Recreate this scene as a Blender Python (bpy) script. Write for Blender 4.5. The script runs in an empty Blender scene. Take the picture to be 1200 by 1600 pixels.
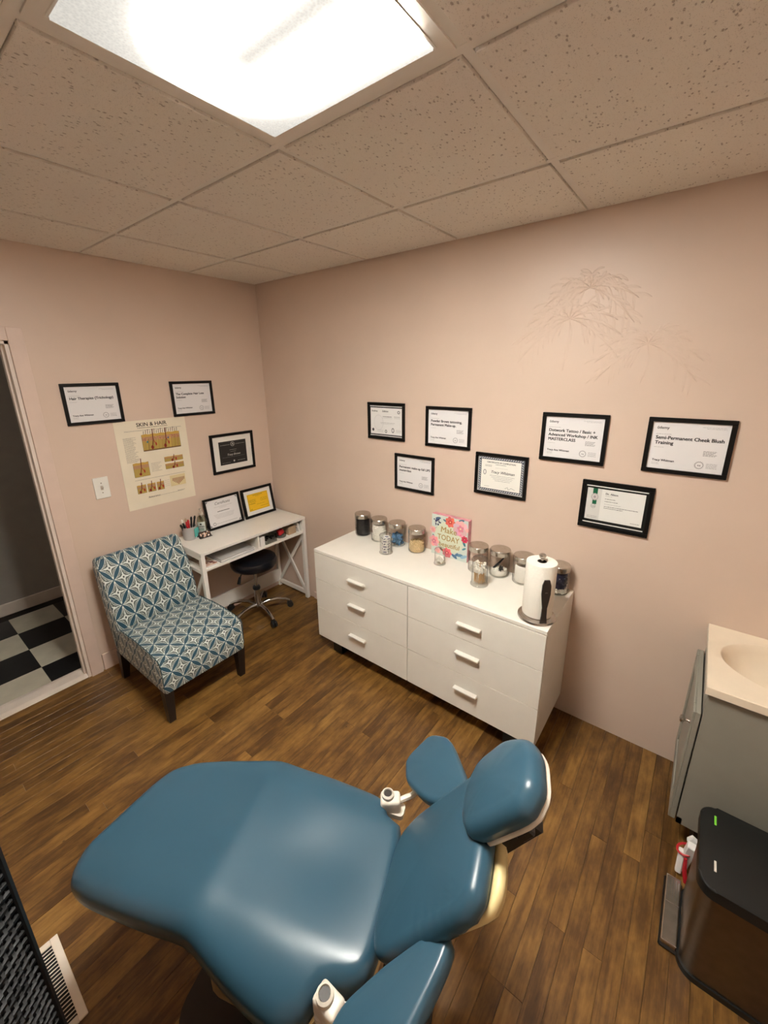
import bpy, bmesh, math, random
from mathutils import Matrix, Vector
PI = math.pi
R_ = math.radians
rnd = random.Random(7)
SC = bpy.context.scene
COL = SC.collection

# ------------------------------------------------------------------ camera
cam = bpy.data.cameras.new('camera')
camo = bpy.data.objects.new('camera', cam)
COL.objects.link(camo)
cam.sensor_fit = 'VERTICAL'
cam.sensor_height = 36.0
cam.lens = 642.054 / 1600 * 36.0
cam.shift_x = (600 - 598.265) / 1600
cam.shift_y = (768.267 - 800) / 1600
cam.clip_start = 0.02
_Rw = ((0.78879258, 0.61456147, -0.01097588), (0.1644197, -0.22817231, -0.9596372), (-0.59226044, 0.75515005, -0.28102664))
camo.matrix_world = Matrix(((_Rw[0][0], -_Rw[1][0], -_Rw[2][0], 2.85296),
                            (_Rw[0][1], -_Rw[1][1], -_Rw[2][1], -2.10513),
                            (_Rw[0][2], -_Rw[1][2], -_Rw[2][2], 1.86112), (0, 0, 0, 1)))
SC.camera = camo
# ------------------------------------------------------------------ world, exposure
w = bpy.data.worlds.new('world')
SC.world = w
w.use_nodes = True
w.node_tree.nodes['Background'].inputs[0].default_value = (0.9, 0.8, 0.7, 1)
w.node_tree.nodes['Background'].inputs[1].default_value = 0.02
SC.view_settings.view_transform = 'Standard'
SC.view_settings.look = 'None'
SC.view_settings.gamma = 1
SC.view_settings.use_curve_mapping = False
SC.view_settings.exposure = 0.02
LIGHT_STRENGTH = 280.0
LIGHT_COLOR = (1.0, 0.96, 0.875)

# ------------------------------------------------------------------ materials
def lin(c):
    return tuple(((x / 255) / 12.92 if x / 255 <= 0.04045 else (((x / 255) + 0.055) / 1.055) ** 2.4) for x in c)

class G:
    """tiny helper over a node tree: maths on sockets"""
    def __init__(s, mat):
        s.nt = mat.node_tree; s.N = s.nt.nodes; s.L = s.nt.links
    def put(s, sock, v):
        if isinstance(v, bpy.types.NodeSocket): s.L.new(v, sock)
        else: sock.default_value = v
    def m(s, op, a, b=0.0, c=0.0):
        n = s.N.new('ShaderNodeMath'); n.operation = op
        s.put(n.inputs[0], a); s.put(n.inputs[1], b); s.put(n.inputs[2], c)
        return n.outputs[0]
    def mix(s, f, a, b):
        n = s.N.new('ShaderNodeMix'); n.data_type = 'RGBA'
        s.put(n.inputs[0], f)
        s.put(n.inputs[6], a if isinstance(a, bpy.types.NodeSocket) else (*a, 1))
        s.put(n.inputs[7], b if isinstance(b, bpy.types.NodeSocket) else (*b, 1))
        return n.outputs[2]
    def noise(s, scale, detail=3, vec=None, rough=0.5):
        n = s.N.new('ShaderNodeTexNoise')
        n.inputs['Scale'].default_value = scale; n.inputs['Detail'].default_value = detail
        n.inputs['Roughness'].default_value = rough
        if vec: s.L.new(vec, n.inputs['Vector'])
        return n.outputs['Fac']
    def ramp(s, f, stops):
        n = s.N.new('ShaderNodeValToRGB'); s.L.new(f, n.inputs[0])
        e = n.color_ramp.elements
        while len(e) < len(stops): e.new(0.5)
        for i, (p, c) in enumerate(stops):
            e[i].position = p; e[i].color = (*c, 1)
        return n.outputs[0]
    def coord(s, which='Object'):
        return s.N.new('ShaderNodeTexCoord').outputs[which]
    def mapping(s, vec, scale=(1, 1, 1), loc=(0, 0, 0)):
        n = s.N.new('ShaderNodeMapping'); s.L.new(vec, n.inputs[0])
        n.inputs['Scale'].default_value = scale; n.inputs['Location'].default_value = loc
        return n.outputs[0]
    def bump(s, h, strength=0.3, dist=0.01):
        n = s.N.new('ShaderNodeBump'); n.inputs['Strength'].default_value = strength
        n.inputs['Distance'].default_value = dist; s.L.new(h, n.inputs['Height'])
        return n.outputs[0]
    def xyz(s, vec):
        n = s.N.new('ShaderNodeSeparateXYZ'); s.L.new(vec, n.inputs[0]); return n.outputs
    def step(s, a, edge, soft):   # 1 when a > edge
        n = s.N.new('ShaderNodeMapRange'); n.clamp = True
        s.put(n.inputs[0], a); s.put(n.inputs[1], s.m('SUBTRACT', edge, soft) if isinstance(edge, bpy.types.NodeSocket) else edge - soft)
        s.put(n.inputs[2], s.m('ADD', edge, soft) if isinstance(edge, bpy.types.NodeSocket) else edge + soft)
        return n.outputs[0]

def mat(name, color=(200, 200, 200), rough=0.5, metal=0.0, coat=0.0, vary=0.06, nscale=12, bump=0.0, bscale=60, spec=0.5):
    m = bpy.data.materials.new(name); m.use_nodes = True
    g = G(m); b = g.N['Principled BSDF']
    c = lin(color)
    n = g.noise(nscale, 4, g.coord())
    lo = tuple(x * (1 - vary) for x in c); hi = tuple(min(1, x * (1 + vary)) for x in c)
    g.L.new(g.ramp(n, [(0.3, lo), (0.7, hi)]), b.inputs['Base Color'])
    b.inputs['Roughness'].default_value = rough
    b.inputs['Metallic'].default_value = metal
    b.inputs['Coat Weight'].default_value = coat
    b.inputs['Specular IOR Level'].default_value = spec
    if bump > 0:
        g.L.new(g.bump(g.noise(bscale, 4, g.coord()), bump, 0.004), b.inputs['Normal'])
    m['g'] = 1
    return m

def glass_mat(name, tint=(0.985, 0.99, 0.985), edge=0.5):
    m = bpy.data.materials.new(name); m.use_nodes = True
    g = G(m); g.N.remove(g.N['Principled BSDF'])
    out = g.N['Material Output']
    tr = g.N.new('ShaderNodeBsdfTransparent'); tr.inputs[0].default_value = (*tint, 1)
    gl = g.N.new('ShaderNodeBsdfGlossy'); gl.inputs['Roughness'].default_value = 0.04
    lw = g.N.new('ShaderNodeLayerWeight'); lw.inputs[0].default_value = edge
    f = g.m('MULTIPLY_ADD', g.m('POWER', lw.outputs['Facing'], 3.0), 0.5, 0.035)
    f = g.m('MINIMUM', g.m('MULTIPLY', f, 1.0), 0.6)
    g.L.new(g.mix(g.m('POWER', lw.outputs['Facing'], 2.5), tint, (0.45, 0.44, 0.42)), tr.inputs[0])
    mx = g.N.new('ShaderNodeMixShader')
    g.L.new(f, mx.inputs[0]); g.L.new(tr.outputs[0], mx.inputs[1]); g.L.new(gl.outputs[0], mx.inputs[2])
    g.L.new(mx.outputs[0], out.inputs[0])
    return m

M = {}
M['wall'] = mat('wall_paint', (213, 191, 174), 0.42, vary=0.03, nscale=2.5, bump=0.35, bscale=7)
M['trim_pink'] = mat('trim_paint', (216, 194, 180), 0.4, vary=0.03)
M['trim_white'] = mat('white_trim', (226, 214, 202), 0.4, vary=0.05)
M['grid'] = mat('ceiling_grid', (232, 226, 216), 0.5, vary=0.03)
M['white_lam'] = mat('white_laminate', (236, 232, 222), 0.32, vary=0.015)
M['white_desk'] = mat('white_desk_paint', (238, 234, 226), 0.3, vary=0.015)
M['white_plastic'] = mat('white_plastic', (232, 230, 222), 0.35, vary=0.03)
M['cream_shell'] = mat('cream_shell', (225, 205, 150), 0.4, vary=0.06)
M['white_cast'] = mat('white_cast_bracket', (220, 212, 198), 0.35, vary=0.08, nscale=40)
M['dark_mech'] = mat('dark_mechanism', (40, 32, 26), 0.5)
M['beige_base'] = mat('beige_base_cover', (150, 128, 92), 0.5, vary=0.08)
M['black'] = mat('black_lacquer', (14, 13, 13), 0.35, vary=0.2)
M['black_frame'] = mat('black_frame', (7, 6, 6), 0.4, vary=0.2, spec=0.25)
M['black_vinyl'] = mat('black_vinyl', (14, 17, 24), 0.3, vary=0.2)
M['black_plastic'] = mat('black_plastic', (24, 25, 25), 0.4, vary=0.15)
M['bin_lid'] = mat('bin_lid_plastic', (15, 18, 18), 0.45, vary=0.1, bump=0.15, bscale=400)
M['espresso'] = mat('espresso_wood', (30, 22, 18), 0.45, vary=0.2)
M['chrome'] = mat('chrome', (205, 205, 205), 0.12, metal=1, vary=0.02)
M['steel'] = mat('brushed_steel', (198, 192, 184), 0.27, metal=1, vary=0.1, nscale=40)
M['bin_steel'] = mat('dark_stainless', (128, 118, 106), 0.34, metal=1, vary=0.08, nscale=30)
M['handle'] = mat('white_handle', (235, 232, 224), 0.3, metal=0.2)
M['grey_cab'] = mat('grey_cabinet_paint', (144, 141, 130), 0.42, vary=0.03)
M['sink_top'] = mat('cream_cultured_marble', (236, 222, 200), 0.22, vary=0.03)
M['paper'] = mat('paper', (235, 232, 228), 0.6, vary=0.02)
M['towel'] = mat('paper_towel', (243, 238, 226), 0.85, vary=0.02, bump=0.6, bscale=90)
M['glass'] = glass_mat('jar_glass')
M['pane'] = glass_mat('picture_glass', (1, 1, 1), 0.2)
M['hall_wall'] = mat('hall_wall_paint', (158, 154, 148), 0.6, vary=0.04)
M['hall_white'] = mat('hall_tile_white', (196, 190, 172), 0.35, vary=0.08, nscale=9)
M['hall_black'] = mat('hall_tile_black', (22, 22, 24), 0.35, vary=0.2, nscale=9)
M['subfloor'] = mat('dark_joint', (22, 13, 8), 0.8)
M['outer'] = mat('plain_backing', (120, 110, 100), 0.8)
M['cotton'] = mat('cotton', (244, 240, 230), 0.9, vary=0.05, bump=0.5, bscale=200)
M['blue_pack'] = mat('blue_packets', (92, 132, 168), 0.4, vary=0.3, nscale=60)
M['tan_bead'] = mat('tan_pellets', (222, 196, 150), 0.6, vary=0.2, nscale=200)
M['black_bead'] = mat('black_granules', (20, 19, 20), 0.5, vary=0.3, nscale=200)
M['navy_bead'] = mat('navy_beads', (34, 36, 58), 0.4, vary=0.4, nscale=120)
M['stick'] = mat('swab_stick', (206, 168, 118), 0.6)
M['red'] = mat('red_plastic', (190, 34, 44), 0.4)
M['tan_box'] = mat('tan_card', (176, 152, 124), 0.7)
M['teal_card'] = mat('teal_card', (88, 186, 178), 0.6)
M['grey_bucket'] = mat('grey_tin', (188, 186, 184), 0.4, metal=0.2)
M['green_led'] = mat('green_sticker', (120, 205, 60), 0.5)
M['white_led'] = mat('white_sticker', (220, 216, 205), 0.5)
M['sanit'] = glass_mat('clear_bottle', (0.86, 0.9, 0.82))
M['bottle_cap'] = mat('clear_cap', (205, 196, 182), 0.3)
M['gold'] = mat('brush_ferrule', (190, 160, 110), 0.3, metal=1)
M['clear_box'] = glass_mat('clear_acrylic', (0.93, 0.93, 0.92))
M['rattan'] = mat('black_woven_fibre', (5, 5, 6), 0.5, vary=0.5, nscale=60, spec=0.3)
M['vent'] = mat('white_vent_enamel', (226, 216, 202), 0.4, vary=0.06)
M['hook'] = mat('switch_toggle', (190, 180, 165), 0.4)

def vinyl():
    m = mat('blue_vinyl', (46, 79, 97), 0.36, vary=0.05, nscale=5)
    g = G(m); b = g.N['Principled BSDF']
    g.L.new(g.bump(g.noise(420, 2, g.coord()), 0.05, 0.001), b.inputs['Normal'])
    g.L.new(g.ramp(g.noise(6, 3, g.coord()), [(0.2, (0.27,) * 3), (0.8, (0.36,) * 3)]), b.inputs['Roughness'])
    return m
M['vinyl'] = vinyl()

def tile_mat():
    m = bpy.data.materials.new('acoustic_tile'); m.use_nodes = True
    g = G(m); b = g.N['Principled BSDF']
    geo = g.N.new('ShaderNodeNewGeometry').outputs['Position']
    v = g.N.new('ShaderNodeTexVoronoi'); v.inputs['Scale'].default_value = 95
    g.L.new(g.mapping(geo, (1, 0.55, 1)), v.inputs['Vector'])
    gate = g.step(g.noise(70, 2, geo), 0.52, 0.03)
    big = g.m('MULTIPLY', g.m('SUBTRACT', 1.0, g.step(v.outputs['Distance'], 0.24, 0.06)), gate)
    v2 = g.N.new('ShaderNodeTexVoronoi'); v2.inputs['Scale'].default_value = 240
    g.L.new(geo, v2.inputs['Vector'])
    small = g.m('MULTIPLY', g.m('SUBTRACT', 1.0, g.step(v2.outputs['Distance'], 0.2, 0.08)), 0.5)
    pits = g.m('MAXIMUM', big, small)
    c = g.ramp(g.noise(2.2, 3, geo), [(0.35, lin((234, 226, 216))), (0.65, lin((236, 230, 218)))])
    g.L.new(g.mix(g.m('MULTIPLY', pits, 0.62), c, lin((140, 120, 104))), b.inputs['Base Color'])
    b.inputs['Roughness'].default_value = 0.85
    g.L.new(g.bump(g.m('SUBTRACT', 1.0, pits), 0.6, 0.003), b.inputs['Normal'])
    return m
M['tile'] = tile_mat()

def plank_mat():
    m = bpy.data.materials.new('oak_floor_stain'); m.use_nodes = True
    g = G(m); b = g.N['Principled BSDF']
    geo = g.N.new('ShaderNodeNewGeometry').outputs['Position']
    info = g.N.new('ShaderNodeObjectInfo').outputs['Random']
    shift = g.N.new('ShaderNodeCombineXYZ'); g.L.new(g.m('MULTIPLY', info, 37.0), shift.inputs[1]); g.L.new(g.m('MULTIPLY', info, 11.0), shift.inputs[0])
    add = g.N.new('ShaderNodeVectorMath'); add.operation = 'ADD'
    g.L.new(geo, add.inputs[0]); g.L.new(shift.outputs[0], add.inputs[1])
    grain = g.noise(1.0, 6, g.mapping(add.outputs[0], (60, 4.0, 1)), 0.66)
    blotch = g.noise(5.5, 4, g.mapping(add.outputs[0], (2.4, 1.0, 1)), 0.65)
    t = g.m('ADD', g.m('MULTIPLY', grain, 0.42), g.m('MULTIPLY', blotch, 0.58))
    t = g.m('ADD', t, g.m('MULTIPLY_ADD', info, 0.14, -0.07))
    c = g.ramp(t, [(0.26, lin((48, 29, 13))), (0.42, lin((88, 59, 28))), (0.55, lin((124, 89, 43))), (0.72, lin((158, 119, 62)))])
    knots = g.N.new('ShaderNodeTexVoronoi'); knots.inputs['Scale'].default_value = 7
    g.L.new(g.mapping(geo, (1.6, 1, 1)), knots.inputs['Vector'])
    k = g.m('SUBTRACT', 1.0, g.step(knots.outputs['Distance'], 0.035, 0.02))
    c = g.mix(g.m('MULTIPLY', k, 0.75), c, lin((22, 12, 8)))
    g.L.new(c, b.inputs['Base Color'])
    g.L.new(g.m('MULTIPLY_ADD', grain, 0.3, 0.22), b.inputs['Roughness'])
    g.L.new(g.bump(grain, 0.15, 0.002), b.inputs['Normal'])
    return m
M['plank'] = plank_mat()

def fabric_mat():
    m = bpy.data.materials.new('teal_medallion_fabric'); m.use_nodes = True
    g = G(m); b = g.N['Principled BSDF']
    u, v, _ = g.xyz(g.coord('UV'))
    W, H = 0.108, 0.130
    uu = g.m('MULTIPLY', u, 1 / W); vv = g.m('MULTIPLY', v, 1 / H)
    a = g.m('SUBTRACT', g.m('FRACT', g.m('ADD', g.m('ADD', uu, vv), 50.0)), 0.5)
    c = g.m('SUBTRACT', g.m('FRACT', g.m('ADD', g.m('SUBTRACT', uu, vv), 50.0)), 0.5)
    A = g.m('ABSOLUTE', a); B = g.m('ABSOLUTE', c)
    e = g.m('SUBTRACT', 0.5, g.m('MAXIMUM', A, B))
    mn = g.m('MINIMUM', A, B)
    lens = g.m('MULTIPLY_ADD', g.m('MULTIPLY', mn, mn), -0.46, 0.125)
    lens = g.m('MAXIMUM', lens, 0.014)
    ring = g.m('ADD', lens, 0.026)
    teal = (0.004, 0.06, 0.10); pale = (0.66, 0.72, 0.68); grey = (0.07, 0.09, 0.08); dark = (0.03, 0.04, 0.045)
    wob = g.noise(160, 2, g.coord('UV'))
    xp = g.m('ABSOLUTE', g.m('ADD', a, c)); yp = g.m('ABSOLUTE', g.m('SUBTRACT', a, c))
    prod = g.m('ADD', g.m('MULTIPLY', xp, yp), g.m('MULTIPLY_ADD', wob, 0.06, -0.03))
    cross = g.m('SUBTRACT', 1.0, g.step(prod, 0.02, 0.008))
    rim = g.m('MULTIPLY', g.step(prod, 0.06, 0.008), g.m('SUBTRACT', 1.0, g.step(prod, 0.085, 0.008)))
    inner = g.m('SUBTRACT', 1.0, g.step(g.m('MAXIMUM', A, B), 0.055, 0.01))
    col = g.mix(cross, grey, pale)
    col = g.mix(g.m('MULTIPLY', rim, 0.7), col, pale)
    col = g.mix(inner, col, dark)
    col = g.mix(g.m('SUBTRACT', 1.0, g.step(e, ring, 0.01)), col, pale)
    col = g.mix(g.m('SUBTRACT', 1.0, g.step(e, lens, 0.008)), col, teal)
    # three little dots by every crossing, above and below
    dd = g.m('ADD', g.m('MULTIPLY', g.m('SUBTRACT', A, 0.40), g.m('SUBTRACT', A, 0.40)), g.m('MULTIPLY', g.m('SUBTRACT', B, 0.40), g.m('SUBTRACT', B, 0.40)))
    same = g.step(g.m('MULTIPLY', a, c), 0.0, 0.001)
    dot = g.m('MULTIPLY', g.m('SUBTRACT', 1.0, g.step(dd, 0.0042, 0.001)), g.m('SUBTRACT', 1.0, same))
    col = g.mix(dot, col, (0.62, 0.66, 0.6))
    n2 = g.m('MULTIPLY_ADD', g.noise(500, 2, g.coord('UV')), 0.5, 0.75)
    mul = g.N.new('ShaderNodeVectorMath'); mul.operation = 'SCALE'; g.L.new(col, mul.inputs[0]); g.L.new(n2, mul.inputs[3])
    g.L.new(mul.outputs[0], b.inputs['Base Color'])
    b.inputs['Roughness'].default_value = 0.6
    b.inputs['Sheen Weight'].default_value = 0.2
    g.L.new(g.bump(g.noise(900, 2, g.coord('UV')), 0.3, 0.001), b.inputs['Normal'])
    return m
M['fabric'] = fabric_mat()

def print_mat():
    m = bpy.data.materials.new('printed_ink'); m.use_nodes = True
    g = G(m); b = g.N['Principled BSDF']
    a = g.N.new('ShaderNodeAttribute'); a.attribute_name = 'Col'
    g.L.new(a.outputs['Color'], b.inputs['Base Color']); b.inputs['Roughness'].default_value = 0.55
    b.inputs['Specular IOR Level'].default_value = 0.25
    return m
M['ink'] = print_mat()

def light_mat():
    """prismatic lens: brightest along the U-shaped tube behind it"""
    m = bpy.data.materials.new('lit_prismatic_lens'); m.use_nodes = True
    g = G(m); b = g.N['Principled BSDF']
    x, y, z = g.xyz(g.coord('Object'))
    # tube legs run along x at y = +-0.09, bend at x = -0.13
    y = g.m('SUBTRACT', y, 0.03); yy = g.m('ABSOLUTE', y)
    dleg = g.m('ABSOLUTE', g.m('SUBTRACT', yy, 0.115))
    dx = g.m('MINIMUM', g.m('ADD', x, 0.06), 0.0)
    r = g.m('SQRT', g.m('ADD', g.m('MULTIPLY', dx, dx), g.m('MULTIPLY', y, y)))
    dbend = g.m('ABSOLUTE', g.m('SUBTRACT', r, 0.115))
    sel = g.step(g.m('ADD', x, 0.06), 0.0, 0.001)
    d = g.m('ADD', g.m('MULTIPLY', sel, dleg), g.m('MULTIPLY', g.m('SUBTRACT', 1.0, sel), dbend))
    glow = g.m('EXPONENT', g.m('MULTIPLY', g.m('MULTIPLY', d, d), -750.0))
    wide = g.m('EXPONENT', g.m('MULTIPLY', g.m('MULTIPLY', d, d), -80.0))
    base = g.m('ADD', g.m('MULTIPLY_ADD', wide, 0.002, glow), 0.0022)
    pr = g.N.new('ShaderNodeTexVoronoi'); pr.inputs['Scale'].default_value = 190
    g.L.new(g.coord('Object'), pr.inputs['Vector'])
    base = g.m('MULTIPLY', base, g.m('MULTIPLY_ADD', pr.outputs['Distance'], 0.25, 0.9))
    b.inputs['Base Color'].default_value = (0.06, 0.06, 0.055, 1)
    b.inputs['Emission Color'].default_value = (*LIGHT_COLOR, 1)
    g.L.new(g.m('MULTIPLY', base, LIGHT_STRENGTH), b.inputs['Emission Strength'])
    return m
M['lens'] = light_mat()

# ------------------------------------------------------------------ mesh helpers
def bx(bm, c, s, rot=None, bev=0.0, seg=2):
    m = Matrix.Translation(c)
    if rot: m = m @ rot
    m = m @ Matrix.Diagonal((*s, 1))
    r = bmesh.ops.create_cube(bm, size=1.0, matrix=m)
    if bev > 0:
        es = list({e for v in r['verts'] for e in v.link_edges})
        bmesh.ops.bevel(bm, geom=es, offset=bev, segments=seg, profile=0.5, affect='EDGES')
    return bm
def bx2(bm, a, b, bev=0.0, seg=2):
    return bx(bm, [(a[i] + b[i]) / 2 for i in range(3)], [abs(b[i] - a[i]) for i in range(3)], None, bev, seg)
def lathe(bm, prof, c=(0, 0, 0), n=32, mtx=None):
    rings = []
    mtx = mtx or Matrix.Translation(c)
    for r, z in prof:
        if r < 1e-6: rings.append([bm.verts.new(mtx @ Vector((0, 0, z)))])
        else: rings.append([bm.verts.new(mtx @ Vector((r * math.cos(2 * PI * k / n), r * math.sin(2 * PI * k / n), z))) for k in range(n)])
    for A, B in zip(rings, rings[1:]):
        for k in range(n):
            k2 = (k + 1) % n
            if len(A) == 1 and len(B) == 1: continue
            if len(A) == 1: f = [A[0], B[k2], B[k]]
            elif len(B) == 1: f = [A[k], A[k2], B[0]]
            else: f = [A[k], A[k2], B[k2], B[k]]
            bm.faces.new(f)
    return bm
def tube(bm, pts, r, n=10, closed=False):
    pts = [Vector(p) for p in pts]
    rs = r if isinstance(r, (list, tuple)) else [r] * len(pts)
    rings = []; up = None
    for i, p in enumerate(pts):
        if closed: d = pts[(i + 1) % len(pts)] - pts[i - 1]
        else: d = pts[min(i + 1, len(pts) - 1)] - pts[max(i - 1, 0)]
        d.normalize()
        if up is None:
            up = Vector((0, 0, 1)) if abs(d.z) < 0.9 else Vector((1, 0, 0))
        s = d.cross(up).normalized(); up = s.cross(d).normalized()
        rings.append([bm.verts.new(p + (s * math.cos(2 * PI * k / n) + up * math.sin(2 * PI * k / n)) * rs[i]) for k in range(n)])
    m = len(rings)
    for i in range(m if closed else m - 1):
        A, B = rings[i], rings[(i + 1) % m]
        for k in range(n): bm.faces.new([A[k], A[(k + 1) % n], B[(k + 1) % n], B[k]])
    if not closed:
        bm.faces.new(rings[0][::-1]); bm.faces.new(rings[-1])
    return bm
def prism(bm, poly, z0, z1, mtx=None):
    mtx = mtx or Matrix()
    A = [bm.verts.new(mtx @ Vector((x, y, z0))) for x, y in poly]
    B = [bm.verts.new(mtx @ Vector((x, y, z1))) for x, y in poly]
    n = len(poly)
    bm.faces.new(A[::-1]); bm.faces.new(B)
    for k in range(n): bm.faces.new([A[k], A[(k + 1) % n], B[(k + 1) % n], B[k]])
    return bm
def rrect(x0, y0, x1, y1, r, n=5):
    out = []
    for cx, cy, a0 in ((x1 - r, y1 - r, 0), (x0 + r, y1 - r, 90), (x0 + r, y0 + r, 180), (x1 - r, y0 + r, 270)):
        for k in range(n + 1):
            a = R_(a0 + 90 * k / n); out.append((cx + r * math.cos(a), cy + r * math.sin(a)))
    return out
def link(name, bm, m, parent=None, loc=(0, 0, 0), smooth=False, rot=None, ang=40):
    bmesh.ops.recalc_face_normals(bm, faces=bm.faces)
    me = bpy.data.meshes.new(name); bm.to_mesh(me); bm.free()
    for mm in (m if isinstance(m, (list, tuple)) else [m]): me.materials.append(M[mm] if isinstance(mm, str) else mm)
    if smooth:
        me.polygons.foreach_set('use_smooth', [True] * len(me.polygons))
        try: me.set_sharp_from_angle(angle=R_(ang))
        except Exception: pass
    o = bpy.data.objects.new(name, me); COL.objects.link(o)
    o.location = loc
    if rot: o.rotation_euler = rot
    if parent: o.parent = parent
    return o
def tag(o, label, cat, group=None, kind=None):
    if label: o['label'] = label
    if cat: o['category'] = cat
    if group: o['group'] = group
    if kind: o['kind'] = kind
    return o
def thing(name, label, cat, loc=(0, 0, 0), rot=(0, 0, 0), group=None):
    o = bpy.data.objects.new(name, None); COL.objects.link(o)
    o.empty_display_size = 0.05
    o.location = loc; o.rotation_euler = rot
    return tag(o, label, cat, group)
def struct(name, bm, m, loc=(0, 0, 0), smooth=False, label=None, cat=None):
    o = link(name, bm, m, None, loc, smooth)
    o['kind'] = 'structure'
    if label: tag(o, label, cat)
    return o
def B(): return bmesh.new()
def copy_tree(o, parent=None):
    c = o.copy(); COL.objects.link(c)
    if parent: c.parent = parent
    for ch in o.children: copy_tree(ch, c)
    return c

# printed sheets: flat shapes in a local xy plane, coloured per face, stacked by tiny steps
_tc = {}
def text_faces(s):
    if s in _tc: return _tc[s]
    cu = bpy.data.curves.new('t', 'FONT'); cu.body = s; cu.size = 1.0; cu.resolution_u = 2
    to = bpy.data.objects.new('t', cu); COL.objects.link(to)
    dg = bpy.context.evaluated_depsgraph_get()
    me = bpy.data.meshes.new_from_object(to.evaluated_get(dg))
    vs = [(v.co.x, v.co.y) for v in me.vertices]; fs = [tuple(p.vertices) for p in me.polygons]
    bpy.data.objects.remove(to); bpy.data.curves.remove(cu); bpy.data.meshes.remove(me)
    w_ = max([x for x, y in vs] or [0])
    _tc[s] = (vs, fs, w_)
    return _tc[s]
class Sheet:
    def __init__(s): s.bm = B(); s.lay = s.bm.loops.layers.float_color.new('Col'); s.z = 0.0
    def face(s, pts, c):
        try: f = s.bm.faces.new([s.bm.verts.new((x, y, s.z)) for x, y in pts])
        except ValueError: return
        for l in f.loops: l[s.lay] = (*lin(c), 1)
    def up(s, d=0.00025): s.z += d; return s
    def rect(s, x0, y0, x1, y1, c): s.face([(x0, y0), (x1, y0), (x1, y1), (x0, y1)], c)
    def ell(s, x, y, rx, ry, c, n=14, a=0):
        s.face([(x + rx * math.cos(2 * PI * k / n) * math.cos(a) - ry * math.sin(2 * PI * k / n) * math.sin(a),
                 y + rx * math.cos(2 * PI * k / n) * math.sin(a) + ry * math.sin(2 * PI * k / n) * math.cos(a)) for k in range(n)], c)
    def line(s, pts, wd, c):
        for (x0, y0), (x1, y1) in zip(pts, pts[1:]):
            dx, dy = x1 - x0, y1 - y0; L = math.hypot(dx, dy) or 1
            nx, ny = -dy / L * wd / 2, dx / L * wd / 2
            s.face([(x0 + nx, y0 + ny), (x0 - nx, y0 - ny), (x1 - nx, y1 - ny), (x1 + nx, y1 + ny)], c)
    def text(s, t, x, y, size, c, bold=0, al='l', maxw=None, slant=0.0):
        vs, fs, w_ = text_faces(t)
        kx = size
        if maxw and w_ * kx > maxw: kx = maxw / w_
        x0 = x - (w_ * kx / 2 if al == 'c' else w_ * kx if al == 'r' else 0)
        offs = [(0, 0)] if not bold else [(0, 0), (bold, 0), (0, bold * .6), (bold, bold * .6)]
        for i, (ox, oy) in enumerate(offs):
            bv = [s.bm.verts.new((x0 + vx * kx + vy * size * slant + ox, y + vy * size + oy, s.z + i * 0.00003)) for vx, vy in vs]
            for f in fs:
                try: ff = s.bm.faces.new([bv[k] for k in f])
                except ValueError: continue
                for l in ff.loops: l[s.lay] = (*lin(c), 1)
    def micro(s, x0, y, x1, c, wd=0.0012, seed=0):
        r = random.Random(seed + int(x0 * 1e4) + int(y * 1e4)); x = x0
        while x < x1:
            L = r.uniform(.003, .011); s.rect(x, y, min(x + L, x1), y + wd, c); x += L + .0016
    def done(s, name, parent, loc=(0, 0, 0), **k):
        me = bpy.data.meshes.new(name)
        for f in s.bm.faces:
            f.normal_update()
            if f.normal.z < 0: f.normal_flip()
        s.bm.to_mesh(me); s.bm.free(); me.materials.append(M['ink'])
        o = bpy.data.objects.new(name, me); COL.objects.link(o); o.location = loc; o.parent = parent
        return o
#SECTION_STRUCTURE
# ------------------------------------------------------------------ room shell
CZ = 2.503; XR = 3.52; YF = -3.05
bm = B(); bx2(bm, (-0.12, 0, -0.1), (XR + .12, 0.12, CZ + .12)); wall_back = struct('wall_back', bm, 'wall')
bm = B(); bx2(bm, (XR, YF - .12, -0.1), (XR + .12, 0, CZ + .12)); struct('wall_right', bm, 'wall')
bm = B(); bx2(bm, (-0.12, YF - .12, -0.1), (XR, YF, CZ + .12)); struct('wall_front', bm, 'wall')
DY0, DY1, DZ = -2.36, -1.53, 2.03
bm = B()
bx2(bm, (-0.12, DY1, -0.1), (0, 0, CZ + .12)); bx2(bm, (-0.12, YF, -0.1), (0, DY0, CZ + .12)); bx2(bm, (-0.12, DY0, DZ), (0, DY1, CZ + .12))
wall_left = struct('wall_left', bm, 'wall')
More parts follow.
